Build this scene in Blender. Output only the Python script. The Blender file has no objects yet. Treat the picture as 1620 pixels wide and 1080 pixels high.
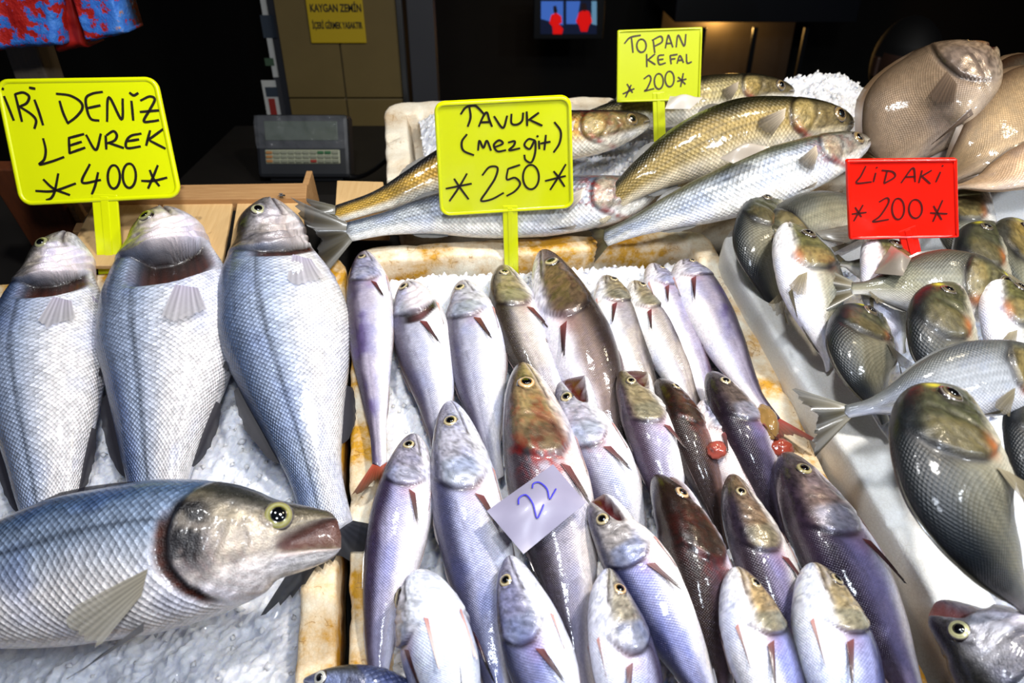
import bpy, bmesh, math, random
import numpy as np
from mathutils import Vector, Matrix

random.seed(7); rng = np.random.default_rng(7)
scene = bpy.context.scene
COL = scene.collection

# ------------------------------------------------------------------ camera, world, lights
FPX = 1170.0                      # focal length in pixels of a 1620 px wide frame
TILT = math.radians(15)           # the fish stall slopes towards the customer
PITCH = math.radians(48)          # camera against the sloping stall
H = 0.60                          # camera above the rims of the boxes
CAM = np.array([0.0, 0.0, 1.55])
U = np.array([1.0, 0, 0]); V = np.array([0, math.cos(TILT), math.sin(TILT)]); N = np.array([0, -math.sin(TILT), math.cos(TILT)])
O = CAM - H * N                   # stall origin: foot of the camera on the rim plane
FW = V * math.cos(PITCH) - N * math.sin(PITCH)
UP = np.cross(U, FW)

def D(u, v, w): return O + U * u + V * v + N * w          # stall coordinates -> world
def ray(px, py): return FW * FPX + U * (px - 810.0) - UP * (py - 540.0)
def at(px, py, w):                                         # point at height w above the rim plane
    d = ray(px, py); return CAM + d * ((w - H) / d.dot(N))
def atz(px, py, y):                                        # point on a vertical plane, y metres behind the camera
    d = ray(px, py); return CAM + d * (y / d[1])
def proj(p):
    q = p - CAM; z = q @ FW
    return np.stack([810 + FPX * (q @ U) / z, 540 - FPX * (q @ UP) / z], -1)

cam = bpy.data.cameras.new('camera'); camo = bpy.data.objects.new('camera', cam); COL.objects.link(camo)
cam.sensor_width = 36; cam.lens = 36 * FPX / 1620; cam.clip_start = .02
camo.matrix_world = Matrix([[U[i], UP[i], -FW[i], CAM[i]] for i in range(3)] + [[0, 0, 0, 1]])
cam.dof.use_dof = True; cam.dof.focus_distance = 0.74; cam.dof.aperture_fstop = 7.5
scene.camera = camo

world = bpy.data.worlds.new('world'); scene.world = world; world.use_nodes = True
bg = world.node_tree.nodes['Background']; bg.inputs[0].default_value = (.45, .6, 1, 1); bg.inputs[1].default_value = .15

def lamp(name, p, target, watt, color, size, spread=140):
    l = bpy.data.lights.new(name, 'AREA'); l.shape = 'DISK'; l.size = size; l.energy = watt; l.color = color; l.spread = math.radians(spread)
    o = bpy.data.objects.new(name, l); COL.objects.link(o); o.location = p
    o.rotation_euler = Vector(np.array(target) - np.array(p)).to_track_quat('-Z', 'Y').to_euler(); return o
lamp('stall_lamp_centre', D(.40, .42, 1.05), D(.12, .50, 0), 15, (1, .96, .90), .09)
lamp('stall_lamp_left', D(-.12, .50, 1.10), D(-.25, .55, 0), 9.5, (.96, .98, 1), .09)
lamp('stall_lamp_back', D(.72, .78, 1.0), D(.55, .85, 0), 6, (1, .86, .62), .09)
lamp('stall_lamp_right', D(.85, .10, 1.0), D(.45, .35, 0), 12, (.84, .91, 1), .09)
lamp('stall_lamp_front', D(.15, -.12, 1.15), D(.1, .40, 0), 10, (.82, .89, 1), .16)

scene.view_settings.view_transform = 'Standard'; scene.view_settings.look = 'None'
scene.view_settings.exposure = -1.3; scene.view_settings.gamma = 1; scene.view_settings.use_curve_mapping = False

# ------------------------------------------------------------------ helpers
def C(h):
    h = h.lstrip('#'); v = np.array([int(h[i:i + 2], 16) / 255 for i in (0, 2, 4)])
    return np.where(v <= .04045, v / 12.92, ((v + .055) / 1.055) ** 2.4)
def sm(x, a, b):
    t = np.clip((x - a) / (b - a), 0, 1); return t * t * (3 - 2 * t)
def gs(x, w): return np.exp(-(x / w) ** 2)
def mix(a, b, t):
    t = np.asarray(t)[..., None]; return a * (1 - t) + b * t
def nrmz(v): return v / (np.linalg.norm(v, axis=-1, keepdims=True) + 1e-12)
def hash3(i, j, k, seed):
    n = (i * 374761393 + j * 668265263 + k * 2147483647 + seed * 1274126177) & 0xffffffff
    n = ((n ^ (n >> 13)) * 1274126177) & 0xffffffff
    return ((n ^ (n >> 16)) & 0xffff) / 65535.0
def vnoise(P, seed=0):
    P = np.asarray(P, float); I = np.floor(P).astype(np.int64); f = P - I; f = f * f * (3 - 2 * f)
    r = 0
    for a in (0, 1):
        for b in (0, 1):
            for c in (0, 1):
                w = (f[..., 0] if a else 1 - f[..., 0]) * (f[..., 1] if b else 1 - f[..., 1]) * (f[..., 2] if c else 1 - f[..., 2])
                r = r + w * hash3(I[..., 0] + a, I[..., 1] + b, I[..., 2] + c, seed)
    return r
def fbm(P, seed=0, o=3):
    s = 0; a = .5
    for k in range(o):
        s = s + a * vnoise(P * 2 ** k, seed + k * 17); a *= .5
    return s / (1 - .5 ** o)
def pchip(x, y, xi):
    x = np.array(x, float); y = np.array(y, float); h = np.diff(x); d = np.diff(y) / h
    m = np.zeros_like(y); m[0] = d[0]; m[-1] = d[-1]
    for k in range(1, len(x) - 1):
        if d[k - 1] * d[k] > 0:
            w1 = 2 * h[k] + h[k - 1]; w2 = h[k] + 2 * h[k - 1]; m[k] = (w1 + w2) / (w1 / d[k - 1] + w2 / d[k])
    k = np.clip(np.searchsorted(x, xi) - 1, 0, len(h) - 1); t = (xi - x[k]) / h[k]
    return ((2 * t ** 3 - 3 * t ** 2 + 1) * y[k] + (t ** 3 - 2 * t ** 2 + t) * h[k] * m[k] + (-2 * t ** 3 + 3 * t ** 2) * y[k + 1] + (t ** 3 - t ** 2) * h[k] * m[k + 1])
def spline(P, n=160):
    P = np.array(P, float); Q = np.vstack([2 * P[0] - P[1], P, 2 * P[-1] - P[-2]]); out = []
    for i in range(1, len(Q) - 2):
        t = np.linspace(0, 1, max(2, n // (len(P) - 1)), endpoint=False)[:, None]
        a, b, c, d = Q[i - 1], Q[i], Q[i + 1], Q[i + 2]
        out.append(.5 * (2 * b + (c - a) * t + (2 * a - 5 * b + 4 * c - d) * t ** 2 + (3 * b - a - 3 * c + d) * t ** 3))
    return np.vstack(out + [P[-1:]])

def link(o, parent=None):
    COL.objects.link(o)
    if parent is not None: o.parent = parent
    return o
def thing(name, label, cat, loc, group=None):
    o = bpy.data.objects.new(name, None); link(o); o.location = loc; o.empty_display_size = .02
    o['label'] = label; o['category'] = cat
    if group: o['group'] = group
    return o
def tag(o, label, cat, group=None, kind=None):
    o['label'] = label; o['category'] = cat
    if group: o['group'] = group
    if kind: o['kind'] = kind
    return o
def meshobj(name, verts, faces, mat, parent=None, loc=None, attrs=None, smooth=True):
    """verts in world coordinates; object's origin at loc (or its parent's origin)."""
    verts = np.asarray(verts, float).reshape(-1, 3)
    me = bpy.data.meshes.new(name)
    if isinstance(faces, np.ndarray):
        k = faces.shape[1]; nf = len(faces)
        me.vertices.add(len(verts)); me.loops.add(nf * k); me.polygons.add(nf)
        base = np.zeros(3) if loc is None else np.asarray(loc, float)
        me.vertices.foreach_set('co', (verts - base).astype(np.float32).ravel())
        me.loops.foreach_set('vertex_index', faces.astype(np.int32).ravel())
        me.polygons.foreach_set('loop_start', np.arange(0, nf * k, k, dtype=np.int32))
        me.polygons.foreach_set('loop_total', np.full(nf, k, dtype=np.int32))
        me.update(calc_edges=True)
    else:
        base = np.zeros(3) if loc is None else np.asarray(loc, float)
        me.from_pydata([tuple(v) for v in verts - base], [], faces); me.update()
    if smooth: me.polygons.foreach_set('use_smooth', np.ones(len(me.polygons), dtype=bool))
    if attrs:
        for nme, (kind, arr) in attrs.items():
            a = me.attributes.new(nme, kind, 'POINT')
            if kind == 'FLOAT_COLOR':
                arr = np.concatenate([arr, np.ones((len(arr), 1))], 1); a.data.foreach_set('color', arr.astype(np.float32).ravel())
            else: a.data.foreach_set('vector', arr.astype(np.float32).ravel())
    me.materials.append(mat)
    o = bpy.data.objects.new(name, me); link(o, parent)
    if parent is None and loc is not None: o.location = loc
    return o
def grid_faces(I, J, wrap=False):
    i, j = np.meshgrid(np.arange(I - 1), np.arange(J if wrap else J - 1), indexing='ij'); j2 = (j + 1) % J
    return np.stack([i * J + j, i * J + j2, (i + 1) * J + j2, (i + 1) * J + j], -1).reshape(-1, 4)

# ------------------------------------------------------------------ materials
MATS = {}
class NT:
    def __init__(s, name):
        s.m = bpy.data.materials.new(name); s.m.use_nodes = True; s.t = s.m.node_tree; s.n = s.t.nodes; s.b = s.n['Principled BSDF']
    def node(s, typ, **kw):
        n = s.n.new(typ)
        for k, v in kw.items(): setattr(n, k, v)
        return n
    def put(s, sock, v):
        if isinstance(v, bpy.types.NodeSocket): s.t.links.new(v, sock)
        elif isinstance(v, (tuple, list, np.ndarray)) and len(v) == 3 and sock.type == 'RGBA': sock.default_value = (*v, 1)
        else: sock.default_value = v
    def math(s, op, a, b=0.0, c=0.0):
        n = s.node('ShaderNodeMath', operation=op)
        for k, v in enumerate((a, b, c)): s.put(n.inputs[k], v)
        return n.outputs[0]
    def mixc(s, f, a, b, typ='MIX'):
        n = s.node('ShaderNodeMix', data_type='RGBA', blend_type=typ); s.put(n.inputs[0], f); s.put(n.inputs[6], a); s.put(n.inputs[7], b); return n.outputs[2]
    def noise(s, vec, scale, detail=3, rough=.5):
        n = s.node('ShaderNodeTexNoise'); s.put(n.inputs['Scale'], scale); s.put(n.inputs['Detail'], detail); s.put(n.inputs['Roughness'], rough)
        if vec is not None: s.put(n.inputs['Vector'], vec)
        return n.outputs['Fac']
    def voro(s, vec, scale, feat='F1'):
        n = s.node('ShaderNodeTexVoronoi', feature=feat); s.put(n.inputs['Scale'], scale)
        if vec is not None: s.put(n.inputs['Vector'], vec)
        return n
    def ramp(s, f, stops):
        n = s.node('ShaderNodeValToRGB'); e = n.color_ramp.elements
        while len(e) < len(stops): e.new(.5)
        for k, (p, c) in enumerate(stops): e[k].position = p; e[k].color = (*c, 1) if len(c) == 3 else c
        s.put(n.inputs[0], f); return n.outputs[0]
    def bump(s, h, strength, dist):
        n = s.node('ShaderNodeBump'); n.inputs['Strength'].default_value = strength; n.inputs['Distance'].default_value = dist
        s.put(n.inputs['Height'], h); s.put(s.b.inputs['Normal'], n.outputs[0]); return n.outputs[0]
    def coord(s): return s.node('ShaderNodeTexCoord').outputs['Object']
    def p(s, **kw):
        for k, v in kw.items(): s.put(s.b.inputs[k.replace('_', ' ')], v)
        return s
def plain(name, col, rough=.5, metal=0, coat=0, spec=.5, nz=None):
    if name in MATS: return MATS[name]
    m = NT(name); c = C(col) if isinstance(col, str) else np.array(col)
    if nz:
        f = m.noise(m.coord(), nz[0], 4); m.p(Base_Color=m.mixc(f, tuple(c * (1 - nz[1])), tuple(np.minimum(c * (1 + nz[1]), 1))))
    else: m.p(Base_Color=tuple(c))
    m.p(Roughness=rough, Metallic=metal, Coat_Weight=coat); m.b.inputs['Specular IOR Level'].default_value = spec
    MATS[name] = m.m; return m.m
def glow(name, col, s):
    m = NT(name); c = tuple(C(col)); m.p(Base_Color=(0, 0, 0), Emission_Color=c, Emission_Strength=s, Roughness=.4); MATS[name] = m.m; return m.m

def skin_mat(name, bump, dist, vary, coat=.55, rough=.32, fine=900):
    m = NT(name)
    col = m.node('ShaderNodeAttribute', attribute_name='Col').outputs['Color']
    suv = m.node('ShaderNodeAttribute', attribute_name='suv').outputs['Vector']
    fx = m.node('ShaderNodeAttribute', attribute_name='fx').outputs['Vector']
    sx = m.node('ShaderNodeSeparateXYZ'); m.put(sx.inputs[0], suv); x, y, mask = sx.outputs
    sf = m.node('ShaderNodeSeparateXYZ'); m.put(sf.inputs[0], fx)
    def lat(ox):
        ax = m.math('SUBTRACT', m.math('FRACT', m.math('ADD', x, ox)), .5); ay = m.math('SUBTRACT', m.math('FRACT', m.math('ADD', y, ox)), .5)
        d = m.math('ADD', m.math('MULTIPLY', ax, ax), m.math('MULTIPLY', ay, ay))
        return d, ax
    dA, axA = lat(0.0); dB, axB = lat(.5)
    d = m.math('MINIMUM', dA, dB); sel = m.math('LESS_THAN', dA, dB)
    ax = m.math('ADD', m.math('MULTIPLY', sel, axA), m.math('MULTIPLY', m.math('SUBTRACT', 1, sel), axB))
    hgt = m.math('MULTIPLY', m.math('ADD', m.math('MULTIPLY', d, -3.2), m.math('MULTIPLY', ax, .9)), mask)
    # one value per scale
    wn = m.node('ShaderNodeTexWhiteNoise', noise_dimensions='3D'); cb = m.node('ShaderNodeCombineXYZ')
    m.put(cb.inputs[0], m.math('FLOOR', m.math('ADD', x, m.math('MULTIPLY', m.math('SUBTRACT', 1, sel), .5)))); m.put(cb.inputs[1], m.math('FLOOR', m.math('ADD', y, m.math('MULTIPLY', m.math('SUBTRACT', 1, sel), .5)))); m.put(cb.inputs[2], sel)
    m.put(wn.inputs['Vector'], cb.outputs[0])
    co = m.coord(); n1 = m.noise(co, 60, 4); n2 = m.noise(co, fine, 2)
    edge = m.math('MULTIPLY', m.math('SMOOTH_MAX', m.math('SUBTRACT', m.math('MULTIPLY', d, 5.0), .55), 0, .1), mask)
    val = m.math('ADD', m.math('MULTIPLY', m.math('SUBTRACT', wn.outputs['Value'], .5), m.math('MULTIPLY', mask, vary)), m.math('MULTIPLY', m.math('SUBTRACT', n1, .5), .35))
    val = m.math('SUBTRACT', m.math('ADD', val, 1.0), m.math('MULTIPLY', edge, vary * 1.2))
    hs = m.node('ShaderNodeHueSaturation'); m.put(hs.inputs['Color'], col); m.put(hs.inputs['Value'], val)
    m.p(Base_Color=hs.outputs[0], Metallic=sf.outputs[0], Roughness=m.math('ADD', sf.outputs[1], m.math('MULTIPLY', m.math('SUBTRACT', n2, .5), .2)), Coat_Weight=coat, Coat_Roughness=.09, Coat_IOR=1.4)
    m.b.inputs['Subsurface Weight'].default_value = .06; m.b.inputs['Subsurface Radius'].default_value = (.01, .005, .004); m.b.inputs['Subsurface Scale'].default_value = .3
    h2 = m.math('ADD', hgt, m.math('MULTIPLY', m.math('SUBTRACT', n2, .5), .5)); nrm = m.bump(m.math('ADD', h2, m.math('MULTIPLY', n1, .8)), bump, dist)
    b2 = m.node('ShaderNodeBump'); b2.inputs['Strength'].default_value = .25; b2.inputs['Distance'].default_value = .0015; m.put(b2.inputs['Height'], m.noise(co, 140, 3)); m.put(m.b.inputs['Coat Normal'], b2.outputs[0])
    return m.m
SKIN = {'whiting': skin_mat('whiting_skin', .55, .0007, .22, rough=.3), 'bass': skin_mat('bass_skin', 1.0, .0013, .42),
        'bream': skin_mat('bream_skin', .5, .0009, .16, coat=.25), 'mullet': skin_mat('mullet_skin', .7, .0012, .35), 'flat': skin_mat('flatfish_skin', .45, .0008, .2)}
def fin_mat():
    m = NT('fin_membrane'); col = m.node('ShaderNodeAttribute', attribute_name='Col').outputs['Color']; fx = m.node('ShaderNodeAttribute', attribute_name='fx').outputs['Vector']
    sf = m.node('ShaderNodeSeparateXYZ'); m.put(sf.inputs[0], fx)
    m.p(Base_Color=col, Roughness=.4, Coat_Weight=.25, Coat_Roughness=.15, Alpha=sf.outputs[2])
    m.b.inputs['Transmission Weight'].default_value = 0.0
    return m.m
FIN = fin_mat()
def eye_mat():
    m = NT('eye_iris'); col = m.node('ShaderNodeAttribute', attribute_name='Col').outputs['Color']
    m.p(Base_Color=col, Roughness=.25, Metallic=.15, Coat_Weight=1, Coat_Roughness=.03); return m.m
EYE = eye_mat(); PUPIL = plain('eye_pupil', '#060608', .08, coat=1)

# ------------------------------------------------------------------ fish
PROF = {
 'whiting': dict(s=[0, .008, .03, .07, .13, .19, .25, .34, .45, .6, .75, .88, 1],
    top=[0, .075, .16, .26, .355, .42, .46, .48, .46, .38, .26, .16, .13], bot=[0, .075, .16, .26, .365, .45, .50, .52, .49, .39, .25, .15, .13],
    wid=[0, .075, .16, .24, .31, .35, .37, .38, .35, .27, .16, .07, .035], sh=.27, eye=(.36, .16), er=.115, mouth=(.52, -.16, -.42), sc=.0022),
 'bass': dict(s=[0, .008, .03, .07, .13, .20, .28, .36, .46, .6, .75, .88, 1],
    top=[0, .05, .10, .17, .27, .38, .45, .49, .49, .40, .27, .17, .15], bot=[0, .06, .13, .22, .33, .42, .48, .51, .50, .40, .25, .16, .15],
    wid=[0, .06, .12, .18, .25, .30, .34, .36, .34, .27, .17, .08, .04], sh=.29, eye=(.36, .36), er=.09, mouth=(.40, -.02, -.28), sc=.0052),
 'bream': dict(s=[0, .008, .03, .07, .13, .2, .28, .38, .5, .65, .8, .92, 1],
    top=[0, .075, .17, .29, .42, .50, .54, .55, .50, .37, .20, .095, .085], bot=[0, .07, .14, .22, .31, .38, .43, .45, .42, .31, .18, .09, .085],
    wid=[0, .06, .11, .15, .19, .22, .235, .235, .21, .16, .09, .04, .02], sh=.31, eye=(.46, .22), er=.10, mouth=(.32, -.22, -.36), sc=.0030),
 'mullet': dict(s=[0, .008, .03, .07, .13, .2, .28, .38, .48, .62, .77, .9, 1],
    top=[0, .10, .19, .28, .36, .42, .46, .49, .48, .41, .29, .18, .16], bot=[0, .09, .17, .26, .36, .43, .48, .51, .50, .42, .28, .18, .16],
    wid=[0, .10, .19, .27, .33, .36, .37, .38, .36, .29, .18, .08, .04], sh=.225, eye=(.36, .14), er=.115, mouth=(.18, -.1, -.25), sc=.0055),
 'flat': dict(s=[0, .008, .03, .07, .13, .2, .3, .42, .55, .7, .83, .93, 1],
    top=[0, .06, .12, .2, .3, .4, .48, .51, .47, .35, .2, .1, .09], bot=[0, .06, .11, .18, .27, .36, .45, .49, .46, .35, .2, .1, .09],
    wid=[0, .04, .07, .09, .11, .125, .135, .135, .12, .09, .06, .03, .02], sh=.25, eye=(.42, .5), er=.03, mouth=(.3, .1, -.2), sc=.003),
}
PAL = {
 'whiting': dict(dors='#5a4c5c', side='#b9b4cc', belly='#efeaf2', head='#b4a9b4', plate='#8f8a90', snout='#5a4a58', dl=(.12, .62), bl=(.0, .5), iris='#a08a58', iris2='#cfc4a4'),
 'bass': dict(dors='#4a5d7c', side='#a9b4ca', belly='#ece8e8', head='#c3bcae', plate='#55525c', snout='#4a4740', dl=(.25, .85), bl=(-.25, .45), iris='#8f8a40', iris2='#a8a47c'),
 'bream': dict(dors='#3a4038', side='#8d8b78', belly='#dcd9d6', head='#6f6c45', plate='#8a7a50', snout='#5a5540', dl=(.05, .85), bl=(.1, .85), iris='#3a3022', iris2='#6a604a'),
 'mullet': dict(dors='#3b3626', side='#b9a978', belly='#e9e3d6', head='#8f7f58', plate='#b6a066', snout='#4a4238', dl=(.2, .8), bl=(.1, .7), iris='#7a5c2c', iris2='#8a7a58'),
 'flat': dict(dors='#6a5a4a', side='#94806a', belly='#a89680', head='#9a8672', plate='#8a7866', snout='#a0764a', dl=(.3, 1), bl=(.2, 1), iris='#8a6a40', iris2='#a58a60'),
}
FISHES = []
def fish(sp, pts, bw, dors, roll, name, label, cat, group, seed=0, pal=None, jaw=0., gill=0., er=None, tail=1.0, dfin=.6, res=(110, 64),
         red=0., extra=None, pect=1.0, pect_col=None, scalemask=1., loc_s=.4, pelvic=False, taildir=None, tailcol=None, blotch=0, irisc=None, tailh=1.0, pectang=18, headdark=0, hl=None, mouthcol='#5a2224', darkpelvic=False, slim=0.):
    pr = PROF[sp]; pa = dict(PAL[sp]); pa.update(pal or {})
    P = np.array([at(*q) for q in pts]); S = spline(P)
    seg = np.linalg.norm(np.diff(S, axis=0), axis=1); cum = np.r_[0, np.cumsum(seg)]; L = cum[-1]; ss = cum / L
    T = np.gradient(S, ss, axis=0); k = 9; ker = np.ones(k) / k
    T = nrmz(np.stack([np.convolve(np.pad(T[:, i], k // 2, mode='edge'), ker, 'valid') for i in range(3)], 1))
    side = nrmz(np.cross(T, N)); ref = {'L': -U, 'R': U, 'U': V, 'D': -V}[dors]
    sg = np.sign(side[len(side) // 3] @ ref); side = side * sg
    npp = nrmz(N - T * (T @ N)[:, None])
    if not isinstance(roll, tuple): roll = (roll, roll)
    ph = np.radians(roll[0] + (roll[1] - roll[0]) * ss)[:, None]
    Dv = np.cos(ph) * side + np.sin(ph) * npp
    La = np.cross(T, Dv); La = La * np.sign((La * npp).sum(1).mean() if abs((La * npp).sum(1).mean()) > .05 else (La @ (CAM - S[0])).mean())
    # real body depth from the apparent one
    i0 = int(np.searchsorted(ss, loc_s)); c0 = S[i0]; p0 = proj(c0); e = .01
    t2 = proj(c0 + T[i0] * e) - p0; t2 /= np.linalg.norm(t2); pn = np.array([-t2[1], t2[0]])
    wr = 2 * max(pr['wid']); pd = ((proj(c0 + Dv[i0] * e) - p0) @ pn) / e; pl = ((proj(c0 + La[i0] * e) - p0) @ pn) / e
    bd = bw / math.hypot(pd, wr * pl)
    sh0 = pr['sh']; sh = sh0
    if hl:
        pj = proj(S); dist = np.r_[0, np.cumsum(np.linalg.norm(np.diff(pj, axis=0), axis=1))]; sh = float(np.clip(np.interp(hl, dist, ss), .12, .6))
    def todef(x): x = np.asarray(x, float); return np.where(x < sh, x * sh0 / sh, sh0 + (x - sh) * (1 - sh0) / (1 - sh))
    def toact(x): x = np.asarray(x, float); return np.where(x < sh0, x * sh / sh0, sh + (x - sh0) * (1 - sh) / (1 - sh0))
    am, hm0, hm1 = pr['mouth']; ae, he = pr['eye']
    off = rng.uniform(0, 50, 3)
    def fr(A, s): return np.stack([np.interp(s, ss, A[:, i]) for i in range(3)], -1)
    def agf(h): return 1.0 - .22 * np.clip(h, 0, 1) ** 2 - .42 * np.clip(-h - .1, 0, 1) ** 1.6
    def surf(s, th):
        s = np.asarray(s, float); th = np.asarray(th, float)
        sd_ = todef(s); top = pchip(pr['s'], pr['top'], sd_) * bd; bot = pchip(pr['s'], pr['bot'], sd_) * bd; wid = pchip(pr['s'], pr['wid'], sd_) * bd
        if slim: k_ = 1 - slim * (1 - sm(sd_, .18, .48)) * sm(sd_, .07, .20) + slim * 1.1 * (1 - sm(sd_, .06, .17)); top = top * k_; bot = bot * k_; wid = wid * k_
        cy, sx = np.cos(th), np.sin(th); ex = 2 / 2.25
        y = np.sign(cy) * np.abs(cy) ** ex; x = np.sign(sx) * np.abs(sx) ** ex
        h = cy; a = s / sh; ag = agf(h)
        lateral = np.abs(sx)
        # gill cover, cheek groove, jaw groove
        dsp = .034 * (1 + 2.0 * gill * sm(-h, -.55, .1)) * sm(a, .35, .95) * sm(ag - a, -.012, .012) * lateral
        inside = sm(a - ag, -.01, .03) * (1 - sm(a - ag, .05 + .30 * gill, .10 + .42 * gill))
        dsp = dsp - (.010 + .16 * gill * sm(lateral, .35, .8) * sm(-h, -.55, -.1)) * inside * lateral
        ap = .70 - .10 * h + .16 * np.clip(-h, 0, 1)
        dsp = dsp - .016 * gs(a - ap, .03) * lateral * (h < .55)
        hm = hm0 + (hm1 - hm0) * np.clip(a / am, 0, 1.2)
        mm = gs(h - hm, .06) * (1 - sm(a, am * .9, am * 1.08)) * sm(a, .005, .05)
        if jaw == 0: dsp = dsp - .024 * mm
        dsp = dsp + .010 * gs(h - hm - .14, .07) * (1 - sm(a, am * .85, am * 1.1)) * lateral
        if gill > .1: dsp = dsp + .028 * np.sin((ag - a) * 40 + h * 4) * sm(ag - a, .0, .05) * sm(-h, -.35, .1) * sm(a, .3, .55)
        dsp = dsp + .012 * gs(np.hypot((a - ae) * sh * L / bd, (h - he) * .45) - pr['er'] * 1.1, .03) * lateral
        cr_ = gs(a - (.57 - .12 * h + .03 * np.sin(h * 9)), .020) * sm(h, -.65, -.5) * (1 - sm(h, .2, .4)) + gs(h + .33 + .25 * (a - .5), .05) * sm(a, .42, .5) * (1 - sm(a, .68, .74))
        dsp = dsp - .010 * cr_ * lateral + .004 * np.sin(34 * np.arctan2(h + .05, a - .70 + 1e-4)) * sm(a, .74, .80) * sm(ag - a, .0, .03) * lateral
        # scars, sagging and wrinkles
        q = np.stack([s * L / bd * 1.6 + off[0], y * .9 + off[1], x * .6 + off[2]], -1)
        dsp = dsp + .05 * (fbm(q, seed, 2) - .5) * sm(a, .9, 1.8) + .035 * (fbm(q * 5, seed + 3, 2) - .5) * (a < 1.0) * lateral * sm(a, .1, .4)
        r = 1 + dsp / np.maximum(.28, 1e-6)
        vy = np.where(y > 0, top, bot) * y * (1 + dsp); vx = wid * x + np.sign(x) * dsp * bd * np.abs(sx) ** .7
        al = np.zeros_like(s)
        if jaw > 0:
            band = .13; low = sm(hm - h, -band * .3, band * .7); mz = 1 - sm(a, am * .8, am)
            inter = gs(h - hm, band) * mz
            vx = vx * (1 - .75 * inter)
            hy = hm1 * bd * .25; hs = am * sh * L
            for wgt, ang in ((low, jaw * .75), (1 - low, -jaw * .25)):
                an = wgt * ang * (1 - sm(a, am * .75, am * 1.35)); rx = s * L - hs; ry = vy - hy
                cs, sn = np.cos(an), np.sin(an)
                nx = rx * cs - ry * sn; ny = rx * sn + ry * cs
                al = al + (nx - rx); vy = vy + (ny - ry)
        Cc = fr(S, s); return Cc + fr(Dv, s) * vy[..., None] + fr(La, s) * vx[..., None] + fr(T, s) * al[..., None]
    I, J = res; nh = int(I * .58)
    sv = np.r_[(np.linspace(0, 1, nh) ** 1.35) * sh * 1.45, np.linspace(sh * 1.45, 1, I - nh + 1)[1:]]; sv[0] = 1e-4
    th = np.arange(J) / J * 2 * np.pi
    SS, TH = np.meshgrid(sv, th, indexing='ij'); PV = surf(SS, TH); PV[-1] = S[-1]
    s, h = SS, np.cos(TH); a = s / sh; ag = agf(h); lat = np.abs(np.sin(TH))
    # ---- colours
    q = np.stack([s * L / bd * 2.2 + off[0], h * 1.6 + off[1], np.sign(np.sin(TH)) * .3 + off[2] + 0 * s], -1)
    n1 = fbm(q, seed, 3); n2 = fbm(q * 4, seed + 9, 3); n3 = fbm(q * 9, seed + 21, 2)
    cols = {k_: C(v) for k_, v in pa.items() if isinstance(v, str)}
    hh = h + .35 * (n1 - .5)
    wd = sm(hh, *pa['dl']); wb = sm(-hh, *pa['bl'])
    col = np.broadcast_to(cols['side'], s.shape + (3,)).copy()
    col = mix(col, cols['dors'], wd); col = mix(col, cols['belly'], wb)
    hc = mix(mix(np.broadcast_to(cols['head'], col.shape), C('#3c3a32') if sp == 'bass' else cols['dors'] * .9, sm(hh, .35, .85)), cols['belly'], sm(-hh, .2, .7))
    hc = mix(hc, cols['plate'], sm(a, .70, .78) * sm(h, -.55, -.25) * (1 - sm(h, .45, .7)) * (.55 + .45 * n2))
    hc = mix(hc, cols['snout'], (1 - sm(a, .12, .5)) * sm(h, -.05, .35) * .75)
    n4 = fbm(q * 20, seed + 41, 3); hc = hc * (.62 + .55 * sm(n4 * .6 + n3 * .4, .32, .66))[..., None]
    inh = sm(ag - a, -.02, .03); col = mix(col, hc, inh)
    if headdark: col = mix(col, C('#2c1f1c'), headdark * (1 - sm(a, .9, 1.25)) * sm(h, -.5, .1))
    lines = .85 * gs(a - ag - .02, .028) * lat * sm(h, -.8, -.4) + .35 * gs(a - (.70 - .10 * h + .16 * np.clip(-h, 0, 1)), .03) * lat * (h < .55) * (h > -.7)  # gill edge: shadow line painted into the skin colour; then the cheek groove
    crs = gs(a - (.57 - .12 * h + .03 * np.sin(h * 9)), .022) * sm(h, -.65, -.5) * (1 - sm(h, .2, .4)) + gs(h + .33 + .25 * (a - .5), .055) * sm(a, .42, .5) * (1 - sm(a, .68, .74))
    lines = lines + .30 * crs * lat
    hm = hm0 + (hm1 - hm0) * np.clip(a / am, 0, 1.2)
    mline = gs(h - hm, .055) * (1 - sm(a, am * .95, am * 1.05)) * (a > .01)
    lines = lines + .55 * gs(np.hypot((a - ae) * sh * L / bd, (h - he) * .45) - pr['er'] * 1.15, .018)
    col = mix(col, C('#1d1416'), np.clip(lines, 0, .9)); col = mix(col, C('#2a1416'), .85 * mline)
    col = mix(col, cols['belly'] * .95, gs(h - hm - .14, .06) * (1 - sm(a, am * .8, am)) * .35)
    if jaw > 0:
        col = mix(col, C('#d8c4bc') if sp == 'bass' else cols['belly'] * .8, .7 * gs(h - hm + .24, .06) * (1 - sm(a, am * .85, am * 1.02)))
        inter = gs(h - hm, .11) * (1 - sm(a, am * .85, am * 1.02)); col = mix(col, C(mouthcol), np.clip(inter * 1.3, 0, 1))
    if gill > 0:
        cav = sm(a - ag, .0, .03) * (1 - sm(a - ag, .05 + .28 * gill, .09 + .40 * gill)) * sm(lat, .35, .7) * sm(-h, -.55, -.2)
        dk = .25 + .75 * sm(a - ag, .02, .04 + .30 * gill); rk = (.75 + .25 * np.sin(TH * 40)) * dk; col = mix(col, C('#1c0f0e' if sp == 'whiting' else '#5a2a12') * rk[..., None], cav)  # cavity colour darkens towards the gill flap, painting in the shade beneath it
        col = mix(col, C('#fbeef0'), .9 * sm(ag - a, -.01, .03) * sm(-h, -.45, .1) * sm(a, .25, .5) * min(1, gill * 2))
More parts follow.
